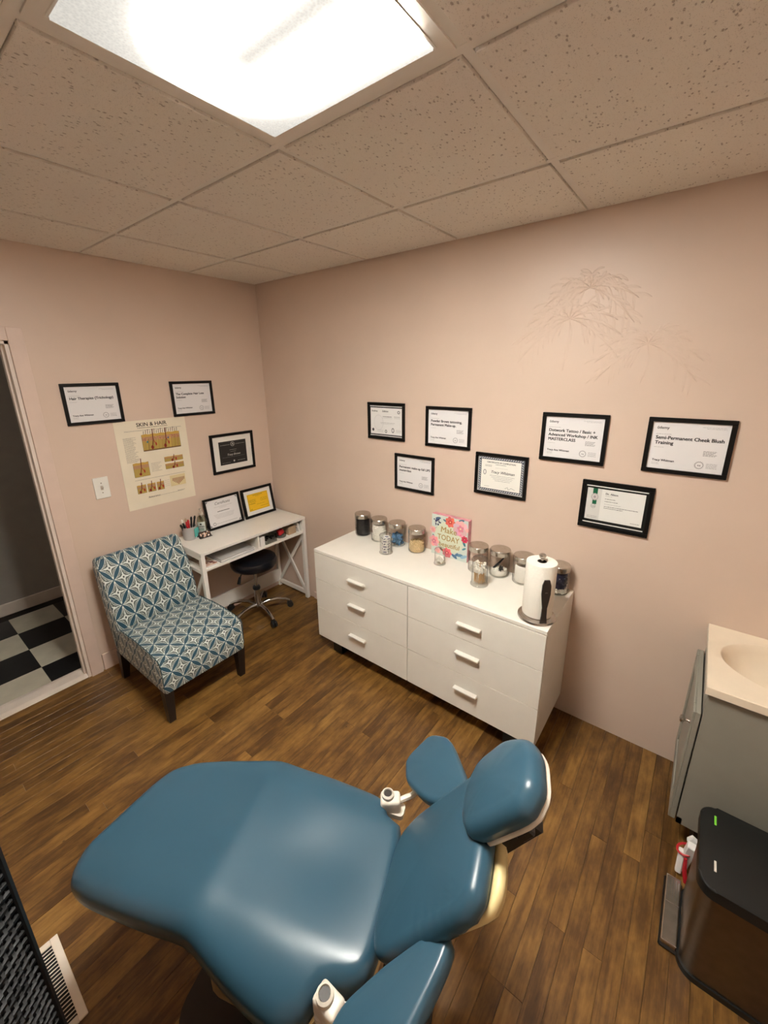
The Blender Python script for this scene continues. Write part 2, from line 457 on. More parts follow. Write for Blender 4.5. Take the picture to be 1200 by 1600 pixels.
# raised brush marks of the palm painted over on the back wall
bm = B()
def stroke(pts, w0, h):
    n = len(pts); L = []
    for i, (x, z) in enumerate(pts):
        a = pts[max(i - 1, 0)]; b = pts[min(i + 1, n - 1)]
        dx, dz = b[0] - a[0], b[1] - a[1]; l = math.hypot(dx, dz) or 1
        wd = w0 * math.sin(PI * (i + .4) / n) + .0004
        nx, nz = -dz / l * wd, dx / l * wd
        L.append([bm.verts.new((x + nx, -0.0002, z + nz)), bm.verts.new((x, -h, z)), bm.verts.new((x - nx, -0.0002, z - nz))])
    for A_, B_ in zip(L, L[1:]):
        bm.faces.new([A_[0], B_[0], B_[1], A_[1]]); bm.faces.new([A_[1], B_[1], B_[2], A_[2]])
for (cx, cz), cnt, size in (((2.29, 2.08), 9, .24), ((2.61, 1.96), 8, .2), ((2.36, 2.2), 7, .2)):
    for k in range(cnt):
        a = R_(200 - 220 * k / (cnt - 1)) if cnt > 1 else 0
        spine = [(cx + size * t * math.cos(a), cz + size * t * math.sin(a) * .75 - .16 * t * t * size * 3.2) for t in [i / 9 for i in range(10)]]
        stroke(spine, .006, .0022)
        for i in range(1, 9):
            x, z = spine[i]
            for sgn in (-1, 1):
                if rnd.random() < .75:
                    dx, dz = spine[i][0] - spine[i - 1][0], spine[i][1] - spine[i - 1][1]
                    aa = math.atan2(dz, dx) + sgn * .75
                    ln = .06 * rnd.uniform(.6, 1.2)
                    stroke([(x + ln * t * math.cos(aa), z + ln * t * math.sin(aa) - .03 * t * t) for t in (0, .25, .5, .75, 1)], .005, .0017)
stroke([(2.29 + .01 * math.sin(i), 2.08 - i * .045) for i in range(6)], .008, .0025)
stroke([(2.61 + .01 * math.sin(i), 1.96 - i * .04) for i in range(5)], .006, .002)
o = link('brush_relief', bm, 'wall', wall_back, smooth=True); o['kind'] = 'stuff'

# floor: boards along y
bm = B(); bx2(bm, (-0.12, YF, -0.1), (XR, 0, -0.012)); floor = struct('floor', bm, 'subfloor')
PW = 0.0575; lens_ = [0.45, 0.6, 0.8, 1.0, 1.25, 1.5]
pm = {}
for L in lens_:
    bmx = B(); bx2(bmx, (0.0003, 0.0003, -0.012), (PW - 0.0003, L - 0.0003, 0.0), 0.0005, 1)
    me = bpy.data.meshes.new('plank'); bmesh.ops.recalc_face_normals(bmx, faces=bmx.faces); bmx.to_mesh(bmx and me); bmx.free(); me.materials.append(M['plank']); pm[L] = me
cnt = 0; rest = B()
nrow = int(XR / PW) + 1
for r in range(nrow):
    x = r * PW
    y = -rnd.choice(lens_) * rnd.random()
    y = 0.0
    first = True
    while y > YF:
        L = rnd.choice(lens_[1:]) if not first else rnd.choice(lens_)
        first = False
        y0 = y - L
        if y0 < YF: 
            # last one is cut to fit
            bmx = B(); wd = min(PW, XR - x); bx2(bmx, (0.0007, 0.0006, -0.012), (wd - 0.0007, y - YF - .0006, 0.0))
            vis = False
            for v in bmx.verts: v.co += Vector((x, YF, 0))
            me = bpy.data.meshes.new('q'); bmx.to_mesh(me); bmx.free(); rest.from_mesh(me); bpy.data.meshes.remove(me)
            y = YF; break
        if x + PW > XR + .001 or (y < -2.1):
            bmx = B(); wd = min(PW, XR - x); bx2(bmx, (0.0007, 0.0006, -0.012), (wd - 0.0007, L - .0006, 0.0))
            for v in bmx.verts: v.co += Vector((x, y0, 0))
            me = bpy.data.meshes.new('q'); bmx.to_mesh(me); bmx.free(); rest.from_mesh(me); bpy.data.meshes.remove(me)
        else:
            o = bpy.data.objects.new('plank', pm[L]); COL.objects.link(o); o.parent = floor
            o.location = (x, y0, rnd.uniform(-.0005, .0002)); cnt += 1
        y = y0
o = link('plank_rest', rest, 'plank', floor); o['kind'] = 'stuff'

# ceiling grid and tegular tiles
T = 0.6096; GX = 1.7215; GY = -1.1472
ceiling_bm = B(); bx2(ceiling_bm, (-0.12, YF - .12, CZ + .06), (XR + .12, .12, CZ + .16)); ceiling = struct('ceiling', ceiling_bm, 'grid')
xs = [GX + T * k for k in range(-3, 4) if 0 < GX + T * k < XR]
ys = [GY + T * k for k in range(-4, 3) if YF < GY + T * k < 0]
bm = B()
for x in xs: bx2(bm, (x - .012, YF, CZ), (x + .012, 0, CZ + .004)); bx2(bm, (x - .002, YF, CZ + .004), (x + .002, 0, CZ + .04))
for y in ys: bx2(bm, (0, y - .012, CZ - .0004), (XR, y + .012, CZ + .0036)); bx2(bm, (0, y - .002, CZ + .004), (XR, y + .002, CZ + .04))
bx2(bm, (0, -.014, CZ - .001), (XR, 0, CZ + .003)); bx2(bm, (0, YF, CZ - .001), (.014, 0, CZ + .003)); bx2(bm, (XR - .014, YF, CZ - .001), (XR, 0, CZ + .003)); bx2(bm, (0, YF, CZ - .001), (XR, YF + .014, CZ + .003))
link('grid_bar', bm, 'grid', ceiling)
ex = [0] + xs + [XR]; ey = sorted([YF] + ys + [0])
LX0 = GX; LY1 = GY; LY0 = GY - T; LX1 = GX + T
for i in range(len(ex) - 1):
    for j in range(len(ey) - 1):
        x0, x1, y0, y1 = ex[i], ex[i + 1], ey[j], ey[j + 1]
        if abs(x0 - LX0) < .01 and abs(y0 - LY0) < .01: continue
        bm = B()
        bx2(bm, (x0 + .003, y0 + .003, CZ + .005), (x1 - .003, y1 - .003, CZ + .02))
        gx = .0155
        bx2(bm, (x0 + gx, y0 + gx, CZ - .007), (x1 - gx, y1 - gx, CZ + .006), .0012, 1)
        link('ceiling_tile', bm, 'tile', ceiling)

# troffer
lx, ly = (LX0 + LX1) / 2, (LY0 + LY1) / 2
t = thing('ceiling_light', 'square lit fluorescent ceiling panel set in the tile grid', 'light', (lx, ly, CZ))
h = T / 2 - .0125; hi = h - .034
bm = B()
for sx, sy in ((1, 0), (-1, 0), (0, 1), (0, -1)):
    if sx: bx2(bm, (sx * hi, -h, -.004), (sx * h, h, .006))
    else: bx2(bm, (-hi, sy * hi, -.004), (hi, sy * h, .006))
fr = link('door_frame', bm, 'grid', t)
bm = B()
for sx, sy in ((1, 0), (-1, 0), (0, 1), (0, -1)):
    if sx: bx2(bm, (sx * (hi), -hi - .005, -.0055), (sx * (hi + .006), hi + .005, -.004), .001, 1)
    else: bx2(bm, (-hi, sy * hi, -.0055), (hi, sy * (hi + .006), -.004), .001, 1)
link('frame_lip', bm, 'grid', fr)
bm = B(); bx2(bm, (-hi + .001, -hi + .001, -.009), (hi - .001, hi - .001, .002)); link('diffuser', bm, 'lens', t)
bm = B(); bx2(bm, (-h, -h, .05), (h, h, .055)); 
link('housing', bm, 'white_plastic', t)

# baseboards
bm = B(); bx2(bm, (.45, -.012, 0), (.965, 0, .0015 + .06), .003); struct('baseboard_back', bm, 'trim_pink')
bm = B(); bx2(bm, (0, -1.455, 0), (.013, 0, .115), .003); struct('baseboard_left', bm, 'trim_pink')
bm = B(); bx2(bm, (0, YF, 0), (.013, DY0 - .07, .115), .003); struct('baseboard_front', bm, 'trim_pink')
# door casing, jamb, stop, threshold
bm = B()
bx2(bm, (0, DY1, 0), (.018, DY1 + .066, DZ + .066), .003); bx2(bm, (0, DY0 - .066, 0), (.018, DY0, DZ + .066), .003); bx2(bm, (0, DY0, DZ), (.018, DY1, DZ + .066), .003)
struct('trim_1', bm, 'trim_pink')
bm = B()
bx2(bm, (-.125, DY1 - .016, 0), (.004, DY1, DZ)); bx2(bm, (-.125, DY0, 0), (.004, DY0 + .016, DZ)); bx2(bm, (-.125, DY0, DZ - .016), (.004, DY1, DZ))
bx2(bm, (-.07, DY1 - .027, 0), (-.035, DY1 - .016, DZ - .016), .002); bx2(bm, (-.07, DY0 + .016, 0), (-.035, DY0 + .027, DZ - .016), .002)
struct('trim_2', bm, 'trim_white')
bm = B(); prism(bm, [(-.13, 0), (-.13, .008), (-.1, .014), (-.03, .014), (-.0, .003), (-.0, 0)], -DY1 + .016, -DY0 - .016, Matrix.Rotation(R_(90), 4, 'X')); 
struct('trim_3', bm, 'trim_white')
# hallway
bm = B(); bx2(bm, (-1.5, -2.9, -.1), (-.12, -.55, -.004)); hf = struct('floor_hall', bm, 'subfloor')
tm = {}
for nme in ('hall_white', 'hall_black'):
    bmx = B(); bx2(bmx, (.0008, .0008, -.004), (.2962, .2892, 0), .0006, 1)
    bmesh.ops.recalc_face_normals(bmx, faces=bmx.faces)
    me = bpy.data.meshes.new('floor_tile'); bmx.to_mesh(me); bmx.free(); me.materials.append(M[nme]); tm[nme] = me
for i in range(-1, 4):
    for j in range(-4, 4):
        x1 = -.065 - .297 * i; x0 = x1 - .297; y1 = -1.413 + .29 * (j + 1) - .29; y0 = y1 - .29
        o = bpy.data.objects.new('floor_tile', tm['hall_black' if (i + j) % 2 == 0 else 'hall_white'])
        COL.objects.link(o); o.parent = hf; o.location = (x0, y0, 0)
        if x1 > 0.05: bpy.data.objects.remove(o)
        elif i == -1: bpy.data.objects.remove(o)
bm = B(); bx2(bm, (-1.52, -3.0, 0), (-1.36, -.5, 2.6)); struct('wall_hall', bm, 'hall_wall')
bm = B(); bx2(bm, (-1.36, -.65, 0), (-.12, -.53, 2.6)); struct('wall_hall_end', bm, 'hall_wall')
bm = B(); bx2(bm, (-1.36, -3.0, 0), (-.12, -2.88, 2.6)); struct('wall_hall_near', bm, 'hall_wall')
bm = B(); bx2(bm, (-1.52, -3.0, 2.45), (-.12, -.53, 2.6)); struct('ceiling_hall', bm, 'hall_wall')
bm = B(); bx2(bm, (-1.36, -2.88, 0), (-1.345, -.65, .1), .003); struct('baseboard_hall', bm, 'trim_white')
lp = bpy.data.lights.new('hall_fill_light', 'AREA'); lp.energy = 3.2; lp.size = .5; lp.color = (1, .93, .82)  # added fill light, out of view with no fixture, to brighten the hall
lo = bpy.data.objects.new('hall_fill', lp); COL.objects.link(lo); lo.location = (-.74, -2.45, 2.43)
#SECTION_OBJECTS
# ------------------------------------------------------------------ dresser
DX0, DX1, DYF, DZB, DZT = .976, 2.457, -.4456, .1105, .7588
cx = (DX0 + DX1) / 2; hw = (DX1 - DX0) / 2
t = thing('dresser', 'wide white six-drawer dresser standing against the back wall', 'dresser', (cx, -.002, 0))
bm = B()
bx2(bm, (-hw, DYF + .018, DZB), (-hw + .018, 0, DZT - .018)); bx2(bm, (hw - .018, DYF + .018, DZB), (hw, 0, DZT - .018), .0008, 1)
bx2(bm, (-hw + .018, DYF + .02, DZB), (hw - .018, 0, DZB + .018)); bx2(bm, (-hw + .018, -.008, DZB), (hw - .018, 0, DZT - .018)); bx2(bm, (-.009, DYF + .02, DZB), (.009, -.01, DZT - .018))
link('carcass', bm, 'white_lam', t)
bm = B(); bx2(bm, (-hw, DYF, DZT - .018), (hw, 0, DZT), .001, 1); link('top', bm, 'white_lam', t)
zs = [DZB + .002, .336, .548, DZT - .0205]
for col in (0, 1):
    xa = -hw + .001 if col == 0 else .0015; xb = -.0015 if col == 0 else hw - .001
    for k in range(3):
        d = B(); bx2(d, (xa + (.001 if col else 0), DYF, zs[k] + .002), (xb - (0 if col else .001), DYF + .0165, zs[k + 1] - .002), .0006, 1)
        bx2(d, (xa + .03, DYF + .0165, zs[k] + .03), (xb - .03, DYF + .36, zs[k + 1] - .03))
        dr = link('drawer', d, 'white_lam', t)
        hx = (1.343 if col == 0 else 2.09) - cx; hz = (.246, .466, .636)[k]
        hb = B(); prism(hb, [(0, -.0065), (.0, .0065), (-.024, .0065), (-.026, .003), (-.026, -.0005), (-.004, -.0065)][::-1], -.065, .065,
                        Matrix.Translation((hx, DYF, hz)) @ Matrix(((0, 0, 1, 0), (1, 0, 0, 0), (0, 1, 0, 0), (0, 0, 0, 1))))
        link('handle', hb, 'handle', dr)
for sx in (-1, 1):
    for y in (-.37, -.05):
        bm = B(); bx2(bm, (sx * (hw - .13) - .04, y - .03, 0), (sx * (hw - .13) + .04, y + .03, DZB), .003); link('leg', bm, 'black', t)

# ------------------------------------------------------------------ jars
def canister(x, y, label, r=.054, h=.157, mesh=False):
    t = thing('glass_jar', label, 'jar', (x, y, DZT), group='steel-lidded glass jars on the dresser')
    bm = B(); lathe(bm, [(0, .001), (r - .006, .001), (r - .001, .006), (r, .012), (r, h - .035), (r - .003, h - .028)], n=36); link('jar_body', bm, 'glass', t, smooth=True)
    bm = B(); lathe(bm, [(0, h - .03), (r + .0005, h - .03), (r + .0015, h - .028), (r + .0015, h - .004), (r - .001, h), (0, h)], n=40); link('lid', bm, 'steel', t, smooth=True, ang=30)
    return t
def pile(bm, r, z0, z1, n, size, flat=1.0, dome=.01):
    for k in range(n):
        a = rnd.uniform(0, 2 * PI); q = r * math.sqrt(rnd.random()); z = z0 + (z1 - z0) * rnd.random() + dome * (1 - q / r)
        s = size * rnd.uniform(.75, 1.2)
        m_ = Matrix.Translation((q * math.cos(a), q * math.sin(a), z)) @ Matrix.Rotation(rnd.uniform(0, PI), 4, Vector((rnd.uniform(-1, 1), rnd.uniform(-1, 1), rnd.uniform(-1, 1))).normalized()) @ Matrix.Diagonal((s, s, s * flat, 1))
        bmesh.ops.create_icosphere(bm, subdivisions=1, radius=1, matrix=m_)
def fill(name, label, cat, x, y, m, f):
    bm = B(); f(bm); o = link(name, bm, m, None, (x, y, DZT + .004), smooth=True); tag(o, label, cat, kind='stuff'); return o
JY = -.062
canister(1.068, JY, 'steel-lidded glass jar full of black granules, at the far left end')
fill('black_granules', 'black granules filling the leftmost glass jar', 'granules', 1.068, JY, 'black_bead', lambda b: (lathe(b, [(0, .001), (.043, .001), (.046, .01), (.046, .115), (0, .118)]), pile(b, .045, .004, .112, 700, .0048)))
canister(1.225, -.075, 'steel-lidded glass jar filled with small white cotton balls, second from the left')
fill('cotton_balls', 'white cotton balls packed in the second glass jar', 'cotton balls', 1.225, -.075, 'cotton', lambda b: (lathe(b, [(0, .002), (.04, .002), (.043, .01), (.043, .11), (0, .113)]), pile(b, .042, .008, .108, 420, .0068)))
canister(1.37, -.066, 'steel-lidded glass jar half full of blue packets')
def packs(b):
    for k in range(70):
        a = rnd.uniform(0, 2 * PI); q = .036 * math.sqrt(rnd.random()); z = rnd.uniform(.006, .068)
        bx(b, (q * math.cos(a), q * math.sin(a), z), (.022, .016, .004), Matrix.Rotation(rnd.uniform(0, PI), 4, Vector((rnd.uniform(-1, 1), rnd.uniform(-1, 1), rnd.uniform(-.5, 1))).normalized()), .001, 1)
fill('blue_packets', 'small folded blue packets heaped inside a glass jar', 'packets', 1.37, -.066, 'blue_pack', packs)
canister(1.528, -.072, 'steel-lidded glass jar half full of tan pellets, left of the flowery box sign')
fill('tan_pellets', 'tan pellets heaped in the jar left of the flowery box sign', 'pellets', 1.528, -.072, 'tan_bead', lambda b: (lathe(b, [(0, .001), (.044, .001), (.046, .01), (.046, .045), (0, .062)]), pile(b, .045, .006, .058, 620, .0052, dome=.022)))
canister(1.955, -.088, 'steel-lidded glass jar just right of the flowery box sign, behind the swab jar')
fill('cotton_pads', 'white cotton pads low in the jar right of the box sign', 'cotton pads', 1.955, -.088, 'cotton', lambda b: [lathe(b, [(0, .003 + k * .006), (.036, .003 + k * .006), (.036, .008 + k * .006), (0, .008 + k * .006)]) for k in range(5)])
canister(2.075, -.066, 'steel-lidded glass jar holding a black brush and white gauze')
fill('white_gauze', 'white gauze lying in the jar with the black brush', 'gauze', 2.075, -.066, 'cotton', lambda b: (lathe(b, [(0, .001), (.04, .002), (.044, .012), (.04, .03), (0, .036)]), pile(b, .038, .01, .034, 60, .009)))
tb = thing('hair_brush', 'small black brush standing slanted inside a glass jar', 'brush', (2.075, -.066, DZT + .036))
bm = B(); tube(bm, [(-.03, -.01, .0), (-.005, -.004, .03), (.022, .0, .072)], [.006, .007, .004]); link('handle', bm, 'black_plastic', tb, smooth=True)
bm = B()
for k in range(90):
    a = rnd.uniform(0, 2 * PI); q = rnd.uniform(0, .014); bx(bm, (.018 + q * math.cos(a), -.022 + q * math.sin(a) * .6, rnd.uniform(.0, .03)), (.0022, .0022, .012), Matrix.Rotation(rnd.uniform(-.5, .5), 4, 'X'))
link('bristles', bm, 'black_plastic', tb)
canister(2.208, -.068, 'steel-lidded glass jar of white cotton, left of the paper towel roll')
fill('cotton_roll', 'block of white cotton in the jar beside the paper towel', 'cotton', 2.208, -.068, 'cotton', lambda b: lathe(b, [(0, .002), (.038, .002), (.042, .01), (.042, .085), (.036, .096), (0, .098)]))
canister(2.39, -.066, 'steel-lidded glass jar of navy beads at the right end of the dresser', r=.05)
def navy(b): lathe(b, [(0, .03), (.038, .03), (.041, .035), (.041, .112), (0, .115)]); pile(b, .041, .03, .112, 450, .0052)
fill('navy_beads', 'dark navy beads in the jar behind the paper towel', 'beads', 2.39, -.066, 'navy_bead', navy)
fill('clear_crystals', 'layer of clear white crystals below the navy beads', 'crystals', 2.39, -.066, 'white_plastic', lambda b: pile(b, .042, .004, .026, 260, .0055))

def apoth(x, y, r, h, label):
    t = thing('apothecary_jar', label, 'jar', (x, y, DZT), group='small all-glass jars along the dresser top')
    bm = B(); lathe(bm, [(0, .001), (r * 1.0, .001), (r * 1.12, .003), (r * 1.12, .007), (r, .012), (r, h * .78), (r * 1.06, h * .8)], n=32); link('jar_body', bm, 'glass', t, smooth=True)
    bm = B(); lathe(bm, [(r * 1.06, h * .8), (r * 1.1, h * .82), (r * 1.0, h * .86), (r * .55, h * .9), (r * .16, h * .915), (r * .15, h * .93), (r * .3, h * .955), (r * .3, h * .985), (r * .12, h), (0, h)], n=32); link('lid', bm, 'glass', t, smooth=True)
    return t
apoth(1.39, -.215, .038, .145, 'small clear glass jar of white labelled packets, in front of the blue-packet jar')
tp = 0
for k in range(6):
    for q in range(3):
        a = q * 2.094 + k * 1.05 - 1.2
        bm = B(); bx(bm, (0, 0, 0), (.036, .006, .0168), None, .0015, 1)
        o = link('wrapped_packet', bm, 'paper', None, (1.39 + .021 * math.cos(a), -.215 + .021 * math.sin(a), DZT + .014 + k * .0175), rot=(0, 0, a + PI / 2))
        tag(o, 'small white packet with dark lettering inside the little glass jar', 'packet', 'white packets in the little glass jar')
        s = Sheet(); s.rect(-.011, -.0026, .011, .0026, (50, 52, 92)); p = s.done('print', o, (0, -.0033, 0)); p.rotation_euler = (R_(90), 0, 0)
        s = Sheet(); s.rect(-.011, -.0026, .011, .0026, (50, 52, 92)); p = s.done('print', o, (0, .0033, 0)); p.rotation_euler = (R_(90), 0, PI)
apoth(1.742, -.15, .031, .112, 'smallest clear glass jar, with white wisps, in front of the box sign')
fill('white_wisps', 'white cotton wisps in the smallest glass jar', 'cotton', 1.742, -.15, 'cotton', lambda b: pile(b, .022, .008, .038, 60, .006))
apoth(2.035, -.235, .042, .175, 'tall clear glass jar of cotton swabs on the middle right of the dresser')
for k in range(46):
    a = rnd.uniform(0, 2 * PI); q = .031 * math.sqrt((k + .5) / 46); a = k * 2.4
    x, y = q * math.cos(a), q * math.sin(a); tl = rnd.uniform(-.05, .05)
    if k == 0:
        sw = thing('cotton_swab', 'wooden-stick cotton swab standing in the tall glass jar', 'swab', (0, 0, 0), group='cotton swabs in the tall jar')
        bm = B(); tube(bm, [(0, 0, .0), (0, 0, .062)], .0013, 6); link('stick', bm, 'stick', sw)
        bm = B(); lathe(bm, [(0, .054), (.0042, .059), (.0055, .067), (.004, .076), (0, .079)], n=8); link('cotton_tip', bm, 'cotton', sw, smooth=True)
        o = sw
    else: o = copy_tree(sw)
    o.location = (2.035 + x, -.235 + y, DZT + .014 + rnd.uniform(0, .008)); o.rotation_euler = (tl, rnd.uniform(-.05, .05), 0)
for k in range(9):
    o = copy_tree(sw); a = rnd.uniform(0, 6.28)
    o.scale = (1, 1, .62)
    for ch in list(o.children):
        if ch.name.startswith('cotton_tip'):
            c2 = ch.copy(); COL.objects.link(c2); c2.parent = o; c2.location = (0, 0, .064); c2.rotation_euler = (PI, 0, 0)
    o['label'] = 'cotton swab lying across the top of the swab bunch'; o['group'] = 'loose swabs on top of the bunch'
    o.location = (2.035 - .022 * math.cos(a), -.235 - .022 * math.sin(a), DZT + .098 + .0035 * k); o.rotation_euler = (0, R_(80), a)

# ------------------------------------------------------------------ box sign
t = thing('box_sign', 'square floral box sign with gold lettering propped on the dresser', 'sign', (1.742, -.003, DZT), rot=(0, 0, R_(-1)))
BW, BH = .248, .262
bm = B(); bx2(bm, (-BW / 2, -.04, 0), (BW / 2, -.001, BH), .001, 1)
link('block', bm, mat('pink_sign_edge', (214, 150, 160), .6, vary=.25, nscale=25), t)
s = Sheet(); s.rect(-BW / 2, 0, BW / 2, BH, (212, 222, 214)); s.up()
rr = random.Random(3)
s.ell(0, BH * .5, .1, .1, (222, 228, 206), 24); s.up()
def flower(x, y, r, c, c2, n=7):
    for k in range(n):
        a = 2 * PI * k / n; s.z += .00001; s.ell(x + r * .5 * math.cos(a), y + r * .5 * math.sin(a), r * .55, r * .4, tuple(min(255, int(v * rr.uniform(.92, 1.08))) for v in c), 10, a)
    s.up(.0001)
    for k in range(5):
        a = 2 * PI * k / 5 + .5; s.z += .00001; s.ell(x + r * .22 * math.cos(a), y + r * .22 * math.sin(a), r * .26, r * .2, c2, 8, a)
    s.up(.0001); s.ell(x, y, r * .12, r * .12, (244, 220, 170), 8)
def leaf(x, y, L, a, c): s.z += .00002; s.ell(x + L / 2 * math.cos(a), y + L / 2 * math.sin(a), L / 2, L * .2, c, 10, a)
for x, y, L, a, c in ((-.1, .22, .04, .6, (72, 92, 124)), (-.06, .245, .04, 3.4, (80, 104, 132)), (-.045, .24, .03, -.4, (96, 122, 140)), (.06, .25, .04, .3, (92, 130, 150)),
        (.1, .12, .045, 1.3, (58, 120, 136)), (.11, .1, .04, 2, (66, 130, 140)), (.09, .075, .03, .6, (80, 140, 150)), (.02, .03, .045, -.5, (70, 104, 140)), (.05, .03, .05, .2, (100, 140, 170)), (.04, .015, .04, .9, (86, 120, 150)),
        (-.115, .13, .035, -1.2, (120, 150, 150)), (-.03, .03, .04, 2.6, (120, 90, 70)), (.08, .02, .05, .5, (150, 190, 210))): leaf(x, y, L, a, c)
for k in range(16): s.ell(-.085 + rr.uniform(-.022, .022), .215 + rr.uniform(-.02, .02), .005, .005, (66, 64, 96), 8)
s.up()
flower(.005, .232, .034, (226, 112, 98), (206, 80, 72)); flower(.075, .205, .05, (240, 178, 190), (226, 140, 160), 9)
flower(-.105, .085, .036, (238, 168, 176), (222, 130, 150)); flower(-.01, .03, .032, (224, 112, 120), (204, 84, 98)); flower(.105, .145, .022, (204, 66, 92), (180, 44, 72)); flower(-.115, .16, .022, (238, 186, 184), (230, 150, 156)); flower(-.075, .03, .02, (240, 190, 186), (236, 160, 160))
s.up(.0005)
gold = (172, 146, 88)
s.text('Make', -.005, .158, .052, gold, .0012, 'c', slant=.1); s.text('TODAY', -.005, .108, .05, gold, .001, 'c', .15); s.text('beautiful', .0, .066, .042, gold, .001, 'c', slant=.12)
s.line([(.07, .16), (.085, .172)], .002, gold); s.line([(-.1, .17), (-.085, .18)], .002, gold)
p = s.done('print', t, (0, -.0403, 0)); p.rotation_euler = (R_(90), 0, 0)

# ------------------------------------------------------------------ paper towel holder
px_, py_ = 2.378, -.352
t = thing('paper_towel_holder', 'brushed steel paper towel stand with a dark tension arm on the dresser', 'holder', (px_, py_, DZT))
bm = B(); lathe(bm, [(0, 0), (.08, 0), (.085, .003), (.083, .012), (.074, .018), (.03, .022), (0, .023)], n=44); link('base', bm, 'steel', t, smooth=True)
bm = B(); lathe(bm, [(0, .02), (.006, .02), (.006, .293), (.012, .297), (.0155, .305), (.014, .313), (.007, .318), (0, .319)], n=20); link('pole', bm, 'steel', t, smooth=True)
dv = Vector((.62, -.78, 0)).normalized(); sd = Vector((-dv.y, dv.x, 0))
bm = B()
prof = [(.074, .012, .016), (.073, .05, .012), (.0725, .09, .011), (.072, .12, .016), (.0715, .16, .021), (.071, .2, .020), (.071, .225, .012)]
L = []
for rr_, z, wd in prof:
    L.append([bm.verts.new(dv * (rr_ + o_) + sd * sg * wd * .95 + Vector((0, 0, z))) for o_, sg in ((0, -1), (0, 1), (.006, 1), (.006, -1))])
for A_, B_ in zip(L, L[1:]):
    for k in range(4): bm.faces.new([A_[k], A_[(k + 1) % 4], B_[(k + 1) % 4], B_[k]])
bm.faces.new(L[0]); bm.faces.new(L[-1])
arm = link('tension_arm', bm, 'dark_mech', t, smooth=True, ang=50)
bm = B(); bx(bm, dv * .079 + Vector((0, 0, .165)), (.012, .002, .005), Matrix.Rotation(math.atan2(sd.y, sd.x), 4, 'Z'), .0008, 1); link('badge', bm, 'chrome', arm)
o = thing('paper_towel_roll', 'white paper towel roll standing on the steel stand', 'paper towel', (px_, py_, DZT))
bm = B(); lathe(bm, [(.02, .024), (.0655, .024), (.0665, .03), (.0665, .276), (.065, .28), (.02, .28), (.02, .024)], n=48)
link('roll', bm, 'towel', o, smooth=True, ang=40)
bm = B(); lathe(bm, [(.019, .026), (.0205, .026), (.0205, .2805), (.018, .2805), (.018, .026)], n=24); link('core', bm, 'dark_mech', o, smooth=True)

# ------------------------------------------------------------------ framed certificates
INK = (58, 56, 60); GREY = (140, 138, 140)
def udemy(s, title, name, w, h, small=1.0):
    s.rect(-w / 2, -h / 2, w / 2, h / 2, (228, 226, 226)); s.up()
    x0 = -w / 2 + .016
    s.text('ûdemy', x0, h / 2 - .03, .016, INK, .0007)
    s.micro(w / 2 - .09, h / 2 - .016, w / 2 - .012, GREY, .001, 1); s.micro(w / 2 - .075, h / 2 - .021, w / 2 - .012, GREY, .001, 2)
    s.micro(x0, h / 2 - .052, x0 + .055, GREY, .0013, 3)
    y = h / 2 - .073
    for ln in title: s.text(ln, x0, y, .0198, (44, 42, 46), .0014, maxw=w - .03); y -= .0215
    s.micro(x0, y + .008, x0 + .035, GREY, .001, 5)
    s.text(name, x0, -h / 2 + .032, .0125, (44, 42, 46), .0009); s.micro(x0, -h / 2 + .024, x0 + .025, GREY, .0012, 7); s.micro(x0, -h / 2 + .018, x0 + .028, GREY, .0012, 8)
    for k in range(5): s.micro(w / 2 - .072, -.012 - k * .0045, w / 2 - .028 - .004 * (k % 3), (110, 108, 112), .0017, 20 + k)
    cxx, cyy = w / 2 - .078, -h / 2 + .03
    for k in range(18):
        a = 2 * PI * k / 18; s.line([(cxx + .0135 * math.cos(a), cyy + .0135 * math.sin(a)), (cxx + .0165 * math.cos(a), cyy + .0165 * math.sin(a))], .002, GREY)
    for k in range(20):
        a, b_ = 2 * PI * k / 20, 2 * PI * (k + 1) / 20; s.line([(cxx + .013 * math.cos(a), cyy + .013 * math.sin(a)), (cxx + .013 * math.cos(b_), cyy + .013 * math.sin(b_))], .0014, GREY)
    s.text('4.6', cxx, cyy - .004, .009, INK, .0003, 'c')
    for k in range(5): s.micro(w / 2 - .055, cyy + .008 - k * .0045, w / 2 - .02, GREY, .0012, 40 + k)
def frame(loc, rot, w, h, label, fn, bw=.0175, dep=.013, name='framed_certificate', border=None):
    t = thing(name, label, 'picture frame', loc, rot)
    bm = B()
    def rail(x0, y0, x1, y1): bx2(bm, (x0, y0, .0), (x1, y1, dep), .0015, 1)
    rail(-w / 2, h / 2 - bw, w / 2, h / 2); rail(-w / 2, -h / 2, w / 2, -h / 2 + bw); rail(-w / 2, -h / 2 + bw, -w / 2 + bw, h / 2 - bw); rail(w / 2 - bw, -h / 2 + bw, w / 2, h / 2 - bw)
    link('frame', bm, 'black_frame', t)
    s = Sheet(); fn(s, w - 2 * bw, h - 2 * bw); s.done('certificate', t, (0, 0, .0042))
    bm = B(); bx2(bm, (-w / 2 + bw * .8, -h / 2 + bw * .8, .0008), (w / 2 - bw * .8, h / 2 - bw * .8, .0038)); link('backing', bm, 'black_frame', t)
    return t
RB = (R_(90), 0, 0); RL = (R_(90), 0, R_(90))
FW, FH = .2945, .2345
def back(x, z, label, fn, **k): return frame((x + FW / 2, -.001, z - FH / 2), RB, FW, FH, label, fn, **k)
NM = 'Tracy Ann Whitman'
